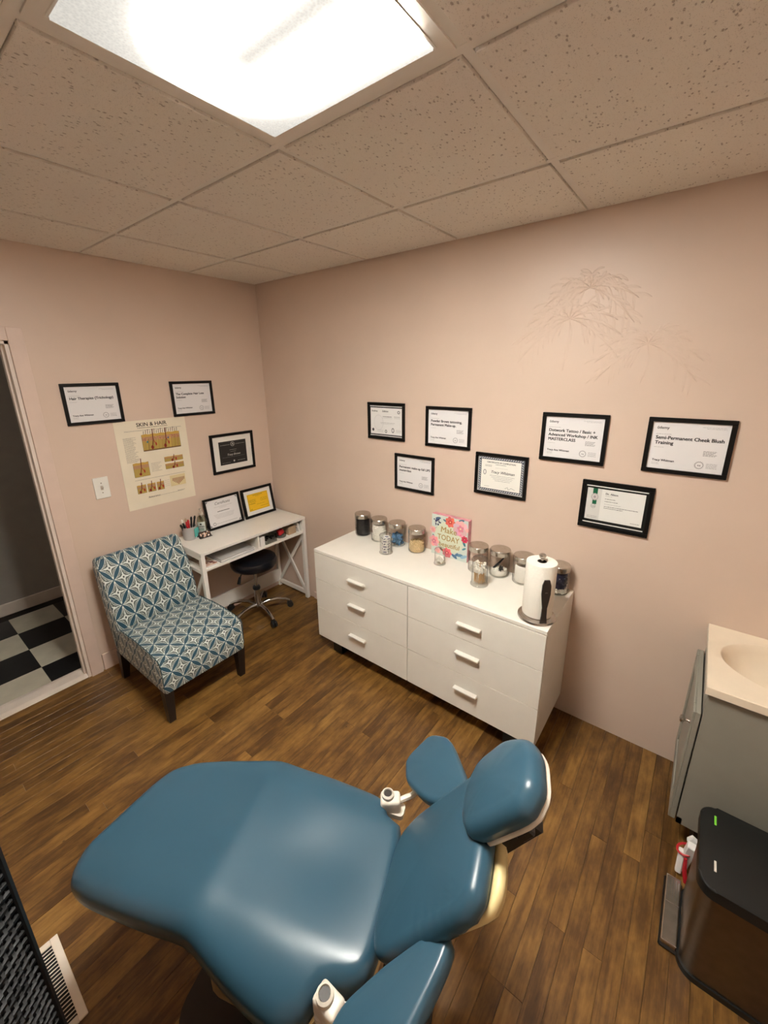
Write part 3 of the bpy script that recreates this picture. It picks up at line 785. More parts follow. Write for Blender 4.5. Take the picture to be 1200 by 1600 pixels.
def cert_first(s, w, h):
    s.rect(-w / 2, -h / 2, w / 2, h / 2, (30, 30, 32)); s.up(); s.rect(-w / 2, h / 2 - .009, w / 2, h / 2 - .004, (220, 218, 214)); s.rect(-w / 2, -h / 2 + .004, w / 2, -h / 2 + .009, (220, 218, 214))
    s.rect(-w / 2 + .004, -h / 2 + .016, w / 2 - .004, h / 2 - .016, (226, 224, 222)); s.up()
    s.text('Andrea', -w / 2 + .014, h / 2 - .042, .016, INK, .0006); s.text('Edition', -.03, h / 2 - .042, .017, INK, .0006, slant=.2)
    s.ell(w / 2 - .03, h / 2 - .04, .01, .01, (90, 90, 94)); s.ell(-.06, -.01, .04, .05, (212, 210, 210), 20); s.up(); s.ell(w / 2 - .03, h / 2 - .04, .006, .006, (215, 213, 212)); s.ell(-.06, -.01, .036, .046, (224, 222, 221), 20)
    s.up()
    s.micro(-.025, .028, .045, INK, .003, 4); s.micro(-.03, .02, .05, GREY, .0012, 5); s.micro(.065, .03, .11, INK, .002, 6); s.micro(.065, .022, .11, GREY, .0015, 8)
    s.micro(-.045, -.01, .07, (90, 90, 90), .0014, 9); s.micro(-.04, -.017, .06, GREY, .0012, 10)
    s.ell(-w / 2 + .025, -h / 2 + .042, .009, .01, (70, 70, 74)); s.ell(0, -h / 2 + .036, .009, .011, (120, 120, 122)); s.ell(.055, -h / 2 + .045, .011, .016, (110, 110, 114))
    s.up(); s.ell(0, -h / 2 + .036, .005, .006, (220, 218, 216)); s.ell(.055, -h / 2 + .045, .007, .01, (220, 218, 216))
    for k in range(3): s.micro(-.07, -h / 2 + .03 + k * .006, -.02, GREY, .001, k); s.micro(.08, -h / 2 + .036 + k * .006, .12, GREY, .0012, 30 + k)
back(1.0905, 1.671, 'black-framed certificate with white bars above and below the sheet, leftmost on the back wall', cert_first)
back(1.5386, 1.6635, 'black-framed certificate headed Powder Brows Tattooing, Permanent Make-up', lambda s, w, h: udemy(s, ['Powder Brows tattooing,', 'Permanent Make-up.'], NM, w, h))
back(1.3095, 1.358, 'black-framed certificate headed Permanent make-up full LIPS masterclass', lambda s, w, h: udemy(s, ['Permanent make-up full LIPS', 'masterclass'], NM, w, h))
def cert_guilloche(s, w, h):
    s.rect(-w / 2, -h / 2, w / 2, h / 2, (236, 234, 226)); s.up()
    b = .018; c = (78, 84, 92)
    for x0, y0, x1, y1 in ((-w / 2 + .003, h / 2 - b, w / 2 - .003, h / 2 - .003), (-w / 2 + .003, -h / 2 + .003, w / 2 - .003, -h / 2 + b), (-w / 2 + .003, -h / 2 + b, -w / 2 + b, h / 2 - b), (w / 2 - b, -h / 2 + b, w / 2 - .003, h / 2 - b)): s.rect(x0, y0, x1, y1, c)
    s.up(); k = 0
    x = -w / 2 + .01
    while x < w / 2 - .008:
        for y in (h / 2 - .0105, -h / 2 + .0105): s.ell(x, y, .006, .0028, (200, 204, 206), 8, .6)
        x += .0125
    y = -h / 2 + .022
    while y < h / 2 - .02:
        for x in (w / 2 - .0105, -w / 2 + .0105): s.ell(x, y, .0028, .006, (200, 204, 206), 8, .6)
        y += .0125
    s.up()
    s.text('CERTIFICATE OF COMPLETION', 0, h / 2 - .036, .0115, INK, .0005, 'c', w - .08); s.micro(-.03, h / 2 - .044, .03, INK, .002, 3)
    s.micro(-.09, h / 2 - .05, -.05, INK, .0016, 4); s.micro(-.09, h / 2 - .056, -.052, INK, .0016, 5); s.micro(-.03, h / 2 - .062, .04, GREY, .001, 6)
    s.ell(-.09, .01, .009, .015, (120, 122, 126)); s.up(); s.ell(-.09, .01, .006, .011, (230, 228, 222)); s.up()
    s.text('Tracy Whitman', .01, .008, .021, INK, .0005, 'c', slant=.35)
    for k in range(4): s.micro(-.06 + k * .01, -.006 - k * .009, .08 - k * .008, (100, 100, 104), .0014, 60 + k)
    s.line([(-.09, -.07), (-.06, -.068)], .001, INK); s.line([(.03, -.07), (.045, -.06), (.05, -.075), (.065, -.062), (.085, -.07)], .0012, INK)
back(1.8712, 1.4273, 'black-framed certificate with an ornate grey guilloche border', cert_guilloche)
back(2.2156, 1.661, 'black-framed certificate headed Dotwork Tattoo, Basic and Advanced Workshop', lambda s, w, h: udemy(s, ['Dotwork Tattoo / Basic +', 'Advanced Workshop / INK', 'MASTERCLASS'], NM, w, h))
back(2.66, 1.6628, 'black-framed certificate headed Semi-Permanent Cheek Blush Training', lambda s, w, h: udemy(s, ['Semi-Permanent Cheek Blush', 'Training'], 'Tracy Whitman', w, h))
def cert_green(s, w, h):
    s.rect(-w / 2, -h / 2, w / 2, h / 2, (22, 24, 22)); s.up()
    s.rect(-w / 2 + .002, h / 2 - .012, w / 2 - .004, h / 2 - .007, (226, 226, 220)); s.rect(-w / 2 + .002, -h / 2 + .006, w / 2 - .004, -h / 2 + .011, (226, 226, 220))
    x0, x1, y0, y1 = -w / 2 + .008, w / 2 - .012, -h / 2 + .024, h / 2 - .02
    s.rect(x0, y0, x1, y1, (230, 230, 226)); s.up(); s.rect(x0, y0, x0 + .062, y1, (214, 214, 210)); s.up()
    s.rect(x0 + .024, y1 - .03, x0 + .044, y1, (22, 96, 66)); s.rect(x0 + .026, y1 - .078, x0 + .044, y1 - .056, (22, 96, 66)); s.up()
    for k in range(12):
        a = k * PI / 6; s.ell(x0 + .034 + .011 * math.cos(a), y1 - .042 + .012 * math.sin(a), .006, .006, (188, 184, 182), 8)
    s.up(); s.ell(x0 + .034, y1 - .042, .011, .012, (216, 210, 208)); s.up(); s.ell(x0 + .034, y1 - .042, .006, .007, (170, 160, 164))
    s.ell(x0 + .032, y1 - .088, .011, .011, (170, 172, 170)); s.up(); s.ell(x0 + .032, y1 - .088, .008, .008, (226, 226, 222)); s.up()
    s.text('Q5', x0 + .032, y1 - .092, .01, INK, .0003, 'c')
    for k in range(3): s.micro(x0 + .01, y0 + .018 - k * .005, x0 + .055, GREY, .0012, k)
    xx = x0 + .078
    s.text('Dr. Alison', xx, y1 - .024, .0125, INK, .0006); s.micro(xx, y1 - .031, xx + .03, GREY, .001, 3); s.micro(xx, y1 - .046, xx + .045, INK, .002, 4); s.micro(xx, y1 - .058, xx + .055, INK, .002, 5)
    s.micro(xx, y1 - .071, xx + .07, GREY, .0012, 6); s.micro(xx, y1 - .083, xx + .14, INK, .002, 7); s.micro(xx, y1 - .091, xx + .08, INK, .002, 8)
    s.micro(x1 - .045, y0 + .012, x1 - .008, INK, .0016, 9)
back(2.4333, 1.355, 'black-framed certificate with a green ribbon seal, lowest on the right', cert_green)
# left wall (x local -> +y)
frame((.001, -1.211, 1.698), RL, .297, .233, 'black-framed certificate headed Hair Therapies Trichology, near the doorway', lambda s, w, h: udemy(s, ['Hair Therapies (Trichology)'], NM, w, h))
frame((.001, -.607, 1.696), RL, .30, .232, 'black-framed certificate headed The Complete Hair Loss Solution, above the poster corner', lambda s, w, h: udemy(s, ['The Complete Hair Loss', 'Solution'], NM, w, h))
def cert_dark(s, w, h):
    s.rect(-w / 2, -h / 2, w / 2, h / 2, (232, 228, 220)); s.up(); a, b = w / 2 - .047, h / 2 - .04
    s.rect(-a, -b, a, b, (44, 42, 40)); s.up(); c = (190, 186, 180)
    s.ell(0, b - .025, .017, .017, c, 18); s.up(); s.ell(0, b - .025, .014, .014, (44, 42, 40), 18); s.up(); s.line([(-.008, b - .03), (0, b - .016), (.008, b - .03)], .002, c); s.ell(.002, b - .026, .004, .006, c)
    s.micro(-a + .012, b - .028, -.025, c, .0018, 1); s.micro(.025, b - .028, a - .012, c, .0018, 2)
    s.micro(-.03, .02, .03, c, .0016, 3); s.micro(-.025, .006, .025, c, .0014, 4); s.text('Tracy Brows', 0, -.022, .022, c, .0004, 'c', slant=.3)
    s.micro(-a + .02, -.034, a - .02, GREY, .0012, 6); s.ell(0, -b + .022, .007, .007, c); s.micro(-a + .015, -b + .014, -.03, c, .0012, 7); s.micro(.03, -b + .02, a - .02, c, .002, 8)
frame((.001, -.3445, 1.275), RL, .368, .298, 'black-framed white-matted certificate on a black card, above the desk', cert_dark, bw=.02)
def cert_script(s, w, h):
    s.rect(-w / 2, -h / 2, w / 2, h / 2, (226, 224, 224)); s.up(); c = (96, 98, 110)
    for sx in (-1, 1):
        for sy in (-1, 1):
            s.line([(sx * (w / 2 - .006), sy * (h / 2 - .006)), (sx * (w / 2 - .022), sy * (h / 2 - .006))], .0025, c); s.line([(sx * (w / 2 - .006), sy * (h / 2 - .006)), (sx * (w / 2 - .006), sy * (h / 2 - .022))], .0025, c); s.ell(sx * (w / 2 - .011), sy * (h / 2 - .011), .004, .004, c)
    s.text('Certificate', 0, h / 2 - .042, .03, INK, 0, 'c', slant=.35)
    s.micro(-.07, h / 2 - .06, .08, GREY, .0016, 2); s.micro(-.03, h / 2 - .07, .03, GREY, .0014, 3); s.micro(-.05, .004, .05, (40, 40, 44), .0045, 4)
    for k in range(4): s.micro(-.085 + k * .006, -.016 - k * .009, .085 - k * .004, GREY, .0014, 9 + k)
    s.ell(-w / 2 + .04, -h / 2 + .022, .012, .012, (90, 92, 96), 16); s.up(); s.ell(-w / 2 + .04, -h / 2 + .022, .009, .009, (224, 222, 222), 16); s.micro(-w / 2 + .055, -h / 2 + .02, w / 2 - .03, INK, .0014, 15)
def cert_yellow(s, w, h):
    s.rect(-w / 2, -h / 2, w / 2, h / 2, (232, 230, 226)); s.up(); a, b = w / 2 - .028, h / 2 - .03
    s.rect(-a, -b, a, b, (240, 192, 40)); s.up(); c = (84, 66, 24)
    s.line([(-a + .006, -b + .006), (a - .006, -b + .006), (a - .006, b - .006), (-a + .006, b - .006), (-a + .006, -b + .006)], .0012, c)
    s.micro(-.045, b - .016, .045, c, .003, 1); s.micro(-.02, b - .025, .02, c, .0016, 2)
    for k in range(4): s.micro(-a + .012, .022 - k * .007, -a + .075, c, .0014, 3 + k); s.micro(.02, .02 - k * .007, a - .012, c, .0012, 10 + k)
    s.micro(-a + .012, -.012, -.03, c, .003, 20); s.micro(-.02, -.024, .05, c, .0016, 21); s.micro(.01, -.045, a - .012, c, .0018, 22); s.text('seal', -a + .012, -b + .012, .012, c, 0)
DT = .735
frame((.058, -.517, DT + .1165), (R_(90 - 10), 0, R_(90)), .297, .238, 'black-framed script certificate leaning on the wall at the desk middle', cert_script, bw=.017)
frame((.058, -.203, DT + .1165), (R_(90 - 10), 0, R_(90)), .292, .238, 'black-framed yellow certificate leaning in the desk corner', cert_yellow, bw=.02)

# ------------------------------------------------------------------ poster
t = thing('wall_poster', 'large cream anatomical skin and hair poster pinned to the left wall', 'poster', (.0012, -.9085, 1.2925), RL)
PWd, PHt = .447, .572
bm = B()
bx2(bm, (-PWd / 2, -PHt / 2, 0), (PWd / 2, PHt / 2, .0012))
link('sheet', bm, mat('cream_poster_paper', (232, 222, 200), .6, vary=.04, nscale=6), t)
s = Sheet(); s.z = .0
K = (60, 46, 36)
s.text('SKIN & HAIR', 0, PHt / 2 - .04, .034, K, .0012, 'c', .19); s.micro(-.09, PHt / 2 - .05, .1, K, .003, 1)
s.micro(-.17, PHt / 2 - .062, .19, GREY, .0012, 2); s.line([(-.17, PHt / 2 - .066), (.19, PHt / 2 - .066)], .001, K)
def skin(x0, y0, x1, y1, big=False):
    w_, h_ = x1 - x0, y1 - y0
    n = 10 if big else 5
    s.rect(x0, y0, x1, y0 + h_ * .62, (178, 152, 80)); s.up(.0001); s.rect(x0, y0 + h_ * .5, x1, y0 + h_ * .72, (178, 138, 104)); s.up(.0001)
    top = [(x0 + w_ * k / n, y0 + h_ * (.82 + .03 * (k % 2))) for k in range(n + 1)]
    s.face([(x0, y0 + h_ * .70)] + [(x1, y0 + h_ * .70)] + top[::-1], (198, 160, 78)); s.up(.0001)
    r3 = random.Random(int(x0 * 1000) + 5)
    if big:
        for k in range(26):
            x = x0 + w_ * r3.random(); s.line([(x, y0 + h_ * .05), (x + .006, y0 + h_ * .6)], .0016, r3.choice([(150, 120, 50), (120, 120, 60), (176, 110, 80), (212, 180, 90)]))
        for k in range(40):
            x = x0 + w_ * r3.random(); s.ell(x, y0 + h_ * r3.uniform(.5, .68), .004, .0025, r3.choice([(168, 92, 78), (210, 150, 120)]), 6)
        s.rect(x0, y0, x1, y0 + h_ * .06, (120, 90, 60)); s.up(.0001)
    m_ = {True: (.28, .62), False: (.5,)}[big]
    s.up(.0001)
    for q in m_:
        x = x0 + w_ * q; lw = .006 if big else .005
        s.line([(x - .01, y0 + h_ * .15), (x, y0 + h_ * .5), (x + .004, y0 + h_ * 1.08)], lw, (112, 52, 34)); s.line([(x + .018, y0 + h_ * .25), (x + .004, y0 + h_ * .5)], lw * .7, (170, 60, 48))
        s.ell(x - .01, y0 + h_ * .16, .009 if big else .008, .013 if big else .009, (134, 44, 34)); s.ell(x + .016, y0 + h_ * .3, .005, .011, (166, 56, 44))
    if big:
        s.ell(x0 + w_ * .13, y0 + h_ * .45, .005, .007, (70, 120, 130)); s.ell(x0 + w_ * .68, y0 + h_ * .55, .005, .005, (60, 90, 140))
        for k in range(17):
            x = x0 + w_ * (.06 + k * .055); s.line([(x, y0 + h_ * .85), (x + .003, y0 + h_ * (1.0 + .04 * (k % 3)))], .003, (70, 54, 44))
    s.up(.0001)
    s.line([(x0, y0), (x1, y0), (x1, y0 + h_ * .85)], .001, K); s.line([(x0, y0), (x0, y0 + h_ * .8)], .001, K)
skin(-.075, .085, .17, .215, True)
for k in range(26): s.micro(-.185, .18 - k * .0062, -.135 + .028 * random.Random(k).random() + .0, (110, 100, 88), .0016, k)
skin(-.155, -.075, -.06, .035); skin(.045, -.005, .17, .035); skin(.045, -.055, .17, -.012)
for k in range(7): s.micro(-.045, .0 - k * .009, .02 - .01 * (k % 3), (110, 100, 88), .0016, 90 + k)
s.line([(-.16, -.095), (.17, -.095)], .0012, K)
skin(-.155, -.185, -.1, -.118); skin(-.09, -.185, -.04, -.118); skin(-.03, -.185, .015, -.118)
s.rect(.06, -.18, .165, -.105, (222, 206, 160)); s.up(.0002)
for k in range(9):
    x = .08 + k * .0095; s.line([(x, -.125), (x - .003, -.145 - .012 * (4 - abs(k - 4)) * .6)], .0042, (134, 48, 40))
for k in range(4): s.micro(.022, -.13 - k * .013, .055, GREY, .001, k)
s.text('Skinsurance', -.06, -.225, .016, K, .0003, 'c', .09, .3); s.line([(-.02, -.222), (.14, -.222)], .001, K); s.micro(.1, -.218, .15, K, .002, 4)
s.done('print', t, (0, 0, .0016))

# light switch
t = thing('light_switch', 'white toggle light switch plate on the left wall beside the poster', 'switch', (0, -1.258, 1.196), RL)
bm = B(); bx2(bm, (-.041, -.066, 0), (.041, .066, .006), .003, 2); link('plate', bm, 'white_plastic', t)
bm = B(); bx(bm, (0, .004, .012), (.01, .014, .018), Matrix.Rotation(.5, 4, 'X'), .002, 1); bx2(bm, (-.007, -.013, .006), (.007, .013, .008)); link('toggle', bm, 'hook', t)
for y in (-.03, .03):
    bm = B(); lathe(bm, [(0, .008), (.003, .0075), (.0035, .006)], (0, y, 0), 10); link('screw', bm, 'steel', t)

# ------------------------------------------------------------------ desk
DW, DD = .895, .405
t = thing('desk', 'small white writing desk with crossed side frames in the corner', 'desk', (.004, -.018, 0))
bm = B(); bx2(bm, (0, -DW, DT - .02), (DD, 0, DT), .0015, 1); link('top', bm, 'white_desk', t)
bm = B(); bx2(bm, (.03, -.024, .613), (DD - .03, -.006, DT - .02)); link('end_panel', bm, 'white_desk', t)
bm = B(); bx2(bm, (.01, -DW + .02, .598), (DD - .006, -.02, .613)); link('shelf', bm, 'white_desk', t)
bm = B(); bx2(bm, (.01, -DW + .02, .613), (.022, -.02, DT - .02)); link('back_panel', bm, 'white_desk', t)
bm = B(); bx2(bm, (.022, -.452, .613), (DD - .012, -.44, DT - .02)); link('divider', bm, 'white_desk', t)
for sy in (0, 1):
    y0 = -.028 if sy == 0 else -DW; y1 = y0 + .028
    for nm, x0, x1 in (('leg', 0, .03), ('leg', DD - .034, DD - .002)):
        bm = B(); bx2(bm, (x0, y0, 0), (x1, y1, DT - .02), .002, 1); link(nm, bm, 'white_desk', t)
    bm = B(); bx2(bm, (.03, y0 + .004, .03), (DD - .034, y1 - .004, .065), .001, 1); link('rail', bm, 'white_desk', t)
    bm = B(); bx2(bm, (.03, y0 + .004, .68), (DD - .034, y1 - .004, DT - .02)); bx2(bm, (.03, y0 + .004, .578), (DD - .034, y1 - .004, .598)); link('apron', bm, 'white_desk', t)
    dx, dz = DD - .064, .505; L = math.hypot(dx, dz); an = math.atan2(dz, dx)
    for sg in (1, -1):
        bm = B(); bx(bm, (DD / 2 - .002, (y0 + y1) / 2 + sg * .0035, .065 + dz / 2), (L + .0, .007 + .005, .026), Matrix.Rotation(-sg * an, 4, 'Y')); link('cross_brace', bm, 'white_desk', t)
bm = B(); bx2(bm, (.004 + .01, -DW + .028, .05), (.024 + .01, -.028, .165), .001, 1); link('stretcher', bm, 'white_desk', t)

SH = .613
o = thing('paper_tray', 'flat grey document case lying on the desk shelf', 'document case', (.255, -.638, SH))
bm = B(); bx2(bm, (-.17, -.135, 0), (.14, .135, .008), .003); bx2(bm, (-.168, -.133, .0165), (.138, .133, .0225), .002)
link('cover', bm, mat('grey_folder', (188, 186, 184), .4, vary=.06), o)
bm = B(); bx2(bm, (-.165, -.13, .008), (.135, .13, .0165)); link('pages', bm, 'paper', o)
o = thing('magazine', 'open magazine with peach and brown pictures at the shelf left end', 'magazine', (.30, -.835, SH))
bm = B(); bx2(bm, (-.13, -.05, 0), (.085, .045, .007), .001, 1); link('pages', bm, 'paper', o)
s = Sheet(); s.rect(-.13, -.05, .085, .045, (222, 200, 180)); s.up()
for k in range(22): s.ell(rnd.uniform(-.11, .065), rnd.uniform(-.04, .036), rnd.uniform(.006, .02), rnd.uniform(.004, .012), rnd.choice([(196, 140, 80), (150, 88, 70), (214, 170, 150), (120, 70, 64), (240, 232, 224)]), 9, rnd.random() * 3); s.z += .00002
s.done('print', o, (0, 0, .0072))
bm = B(); bx2(bm, (-.05, -.02, 0), (.03, .02, .075), .002); o = link('small_carton', bm, 'paper', None, (.36, -.425, SH)); tag(o, 'small white carton beside the desk shelf divider', 'carton')
def openbox(name, label, loc, sx, sy, h, m):
    bm = B(); bx2(bm, (-sx, -sy, 0), (sx, sy, .002))
    for q in (-1, 1): bx2(bm, (q * sx, -sy, 0), (q * (sx - .002), sy, h)); bx2(bm, (-sx, q * sy, 0), (sx, q * (sy - .002), h))
    o = link(name, bm, m, None, loc); tag(o, label, 'container'); return o
openbox('clear_organizer', 'clear plastic box with dark clips on the desk shelf', (.34, -.345, SH), .05, .05, .06, 'clear_box')
for k in range(9):
    bm = B(); bx(bm, (0, 0, .006), (.03, .01, .012), Matrix.Rotation(rnd.uniform(-.2, .2), 4, 'Y'), .002, 1)
    o = link('hair_clip', bm, 'black_plastic' if k % 3 else 'white_plastic', None, (.34 + rnd.uniform(-.028, .028), -.345 + (k - 4) * .009, SH + .003 + .012 * (k % 3)), rot=(0, 0, rnd.uniform(0, 1)))
    if k % 3: tag(o, 'black hair clip in the clear organizer box', 'clip', 'black clips in the clear box')
    else: tag(o, 'white hair clip in the clear organizer box', 'clip', 'white clips in the clear box')
o = thing('red_container', 'round clear tub holding a red case on the shelf', 'container', (.345, -.225, SH))
bm = B(); lathe(bm, [(0, .001), (.038, .001), (.042, .004), (.045, .028), (.043, .028), (.04, .005), (0, .004)], n=24); link('tub', bm, 'clear_box', o, smooth=True)
bm = B(); bx(bm, (0, 0, .038), (.035, .05, .042), Matrix.Rotation(.35, 4, 'X'), .009, 3); o = link('red_case', bm, 'red', None, (.345, -.225, SH + .003), smooth=True); tag(o, 'shiny red case sitting in the round clear tub', 'case')
bm = B(); bx2(bm, (-.04, -.038, 0), (.04, .038, .066), .003); bx2(bm, (-.041, -.039, .05), (.041, .039, .055)); o = link('tan_box', bm, 'tan_box', None, (.335, -.13, SH)); tag(o, 'tan lidded cardboard box near the right end of the shelf', 'box')
bm = B(); bx2(bm, (-.04, -.006, 0), (.045, .006, .075), .001, 1); o = link('card_pack', bm, 'paper', None, (.335, -.062, SH), rot=(R_(8), 0, 0)); tag(o, 'upright printed card pack at the right end of the shelf', 'cards')
s = Sheet()
for k in range(8): s.ell(rnd.uniform(-.03, .035), rnd.uniform(.01, .065), .006, .004, (120, 116, 116), 8)
p = s.done('print', o, (0, -.0066, 0)); p.rotation_euler = (R_(90), 0, 0)

# desk-top bits
t = thing('brush_pot', 'grey ribbed tin pot of brushes on the left end of the desk', 'pot', (.098, -.815, DT), rot=(0, 0, R_(20)))
bm = B(); prof = [(0, .001), (.042, .001)]
for k in range(12): prof += [(.044 + k * .0005, .006 + k * .007), (.0425 + k * .0005, .0095 + k * .007)]
prof += [(.05, .092), (.05, .095), (.0475, .095), (.042, .006), (0, .005)]
lathe(bm, prof, n=32); link('pot_wall', bm, 'grey_bucket', t, smooth=True, ang=60)
bm = B(); bx(bm, (.052, .012, .052), (.003, .05, .062), Matrix.Rotation(R_(10), 4, 'Z')); p = link('teal_card', bm, 'teal_card', t); 
specs = [(-.02, -.012, .15, -.22, -.1, 'black_plastic', 'black-handled makeup brush leaning left in the pot', 'cotton'), (-.03, .0, .125, -.38, .1, 'espresso', 'short dark makeup brush leaning out furthest left', 'dark_mech'),
         (-.005, .0, .15, -.06, -.1, 'red', 'red pen with a tapered tip in the brush pot', 'tan_box'), (.004, -.008, .135, .02, -.12, 'red', 'shorter red pen in the brush pot', 'red'),
         (.016, .004, .155, .12, .05, 'black_plastic', 'upright black pen in the brush pot', 'black'), (.026, .006, .158, .28, .05, 'black_plastic', 'black pen leaning right in the brush pot', 'black')]
for x, y, L, rx, ry, m_, lb, m2 in specs:
    o = thing('makeup_brush' if 'brush' in lb.split(' in ')[0] or 'makeup' in lb else 'pen', lb, 'brush' if 'makeup' in lb else 'pen', (.098 - y * .3, -.815 + x * .7, DT + .007), rot=(-rx * .8, ry * .6, 0))
    bm = B(); tube(bm, [(0, 0, 0), (0, 0, L * .5), (0, 0, L * .82)], [.004, .0055, .0065]); link('barrel', bm, m_, o, smooth=True)
    bm = B(); lathe(bm, [(.0062, L * .82), (.008, L * .88), (.006, L * .96), (0, L)], n=10); link('tip', bm, m2, o, smooth=True)
t = thing('sanitizer_bottle', 'clear pump bottle of hand sanitizer next to the brush pot', 'bottle', (.068, -.7, DT))
bm = B(); lathe(bm, [(0, .001), (.028, .001), (.032, .005), (.034, .06), (.034, .1), (.027, .125), (.013, .138), (.012, .146)], n=28); link('bottle_body', bm, 'sanit', t, smooth=True)
bm = B(); lathe(bm, [(0, .142), (.014, .142), (.014, .158), (.006, .16), (.005, .178), (.009, .18), (.009, .188), (0, .189)], n=20); bx(bm, (.012, -.008, .184), (.034, .01, .007), Matrix.Rotation(-.6, 4, 'Z'), .002, 1); link('pump', bm, 'bottle_cap', t, smooth=True)
lb = B(); 
n = 10
vs = [[lb.verts.new((.0345 * math.cos(a), .0345 * math.sin(a), z)) for z in (.02, .095)] for a in [R_(-95 + 100 * k / n) for k in range(n + 1)]]
for a, b in zip(vs, vs[1:]): lb.faces.new([a[0], b[0], b[1], a[1]])
lab = link('label_band', lb, mat('bottle_label', (206, 214, 206), .5), t, smooth=True)
s = Sheet(); s.text('HAND', 0, .0, .017, (50, 60, 54), .0006, 'c'); s.rect(-.02, -.014, .02, -.009, (84, 120, 100)); s.rect(-.02, -.024, .02, -.02, (120, 150, 134)); s.ell(0, .024, .007, .007, (60, 64, 60))
p = s.done('print', lab, (.0345 * math.cos(R_(-45)) * 1.05, .0345 * math.sin(R_(-45)) * 1.05, .055)); p.rotation_euler = (R_(90), 0, R_(45))
t = thing('card_holder', 'tiny black business card stand in front of the sanitizer', 'card holder', (.15, -.735, DT), rot=(0, 0, R_(-4)))
bm = B(); bx(bm, (.0, 0, .014), (.003, .088, .034), Matrix.Rotation(R_(-35), 4, 'Y')); bx(bm, (-.022, 0, .012), (.003, .088, .03), Matrix.Rotation(R_(40), 4, 'Y')); bx(bm, (.016, 0, .003), (.018, .088, .003)); link('stand', bm, 'black_plastic', t)
bm = B(); bx(bm, (.0035, 0, .02), (.002, .082, .048), Matrix.Rotation(R_(-35), 4, 'Y')); cd = link('business_card', bm, 'black_plastic', t)
s = Sheet(); s.rect(-.041, -.024, .041, .024, (60, 48, 44)); s.up()
for k in range(14): s.ell(rnd.uniform(-.034, .034), rnd.uniform(-.018, .018), rnd.uniform(.004, .01), .006, rnd.choice([(210, 180, 160), (232, 220, 210), (150, 110, 90), (190, 150, 120)]), 8, rnd.random() * 3); s.z += .00002
p = s.done('print', cd, (.005, 0, .021)); p.rotation_euler = (R_(90 - 35), 0, R_(90)); p.rotation_euler = (R_(55), 0, R_(90))

# ------------------------------------------------------------------ stool
SX, SY = .268, -.44
t = thing('rolling_stool', 'black round vinyl stool on a chrome five-spoke wheeled base under the desk', 'stool', (SX, SY, 0))
bm = B(); lathe(bm, [(0, .418), (.14, .418), (.162, .428), (.172, .448), (.174, .473), (.166, .492), (.146, .502), (.1, .506), (0, .508)], n=48); link('seat', bm, 'black_vinyl', t, smooth=True)
bm = B(); lathe(bm, [(.012, .2), (.012, .418)], n=20); lathe(bm, [(0, .408), (.07, .408), (.075, .418), (0, .419)], n=20); link('gas_lift', bm, 'chrome', t, smooth=True)
bm = B(); lathe(bm, [(.03, .075), (.026, .09), (.021, .2), (.021, .235)], n=24); link('column', bm, 'chrome', t, smooth=True)
bm = B(); lathe(bm, [(.0, .225), (.028, .225), (.03, .235), (.026, .25), (.013, .255), (0, .255)], n=20); link('collar', bm, 'black_plastic', t, smooth=True)
bm = B(); tube(bm, [(0, 0, .40), (-.03, -.09, .395), (-.01, -.125, .37)], .005, 8); tube(bm, [(-.01, -.125, .375), (-.005, -.145, .325)], [.009, .014], 8); link('lever', bm, 'black_plastic', t, smooth=True)
for k in range(5):
    a = R_(62 - 72 * k)
    ca, sa = math.cos(a), math.sin(a)
    pts = [(ca * r, sa * r, z) for r, z in ((.02, .085), (.08, .1), (.15, .098), (.21, .08), (.245, .06))]
    bm = B(); tube(bm, pts, [.016, .015, .0135, .012, .011], 10); sp = link('spoke', bm, 'chrome', t, smooth=True)
    cs = B()
    for q in (-1, 1):
        lathe(cs, [(0, -.008), (.022, -.008), (.025, -.004), (.025, .004), (.022, .008), (0, .008)], n=20, mtx=Matrix.Translation((ca * .25 - sa * q * .012, sa * .25 + ca * q * .012, .0255)) @ Matrix.Rotation(a, 4, 'Z') @ Matrix.Rotation(R_(90), 4, 'X'))
    bx(cs, (ca * .243, sa * .243, .045), (.034, .03, .024), Matrix.Rotation(a, 4, 'Z'), .006, 2)
    link('caster', cs, 'black_plastic', sp, smooth=True)

# ------------------------------------------------------------------ accent chair
t = thing('slipper_chair', 'armless accent chair in teal and white medallion fabric against the left wall', 'chair', (0, 0, 0), rot=(0, 0, 0))
CY0, CY1 = -1.415, -.915; cyc = (CY0 + CY1) / 2; t.location = (.45, cyc, 0); t.rotation_euler = (0, 0, R_(1.0))
def uvbox(o, ang=None):
    me = o.data; uv = me.uv_layers.new(name='UVMap')
    for p_ in me.polygons:
        n_ = p_.normal
        for li in p_.loop_indices:
            c_ = me.vertices[me.loops[li].vertex_index].co
            if abs(n_.y) > .8: q = (c_.x, c_.z)
            elif ang is not None and abs(n_.x) > .3: q = (c_.y, math.hypot(c_.x + .35, c_.z))
            elif c_.x > .2: q = (c_.y, c_.x + max(0, .41 - c_.z))
            else: q = (c_.y, c_.x)
            uv.data[li].uv = (q[0] + .25, q[1] + .013)
hwid = .25
bm = B()   # seat block: side profile extruded along y, softly crowned
def profile_block(poly, y0, y1, bev, subs=10):
    b = B(); n = len(poly); rings = []
    for i in range(subs + 1):
        y = y0 + (y1 - y0) * i / subs
        rings.append([b.verts.new((x, y, z)) for x, z in poly])
    for A_, B_ in zip(rings, rings[1:]):
        for k in range(n): b.faces.new([A_[k], A_[(k + 1) % n], B_[(k + 1) % n], B_[k]])
    f1 = b.faces.new(rings[0][::-1]); f2 = b.faces.new(rings[-1])
    es = list(f1.edges) + list(f2.edges)
    bmesh.ops.bevel(b, geom=es, offset=bev, segments=3, profile=.5, affect='EDGES')
    return b
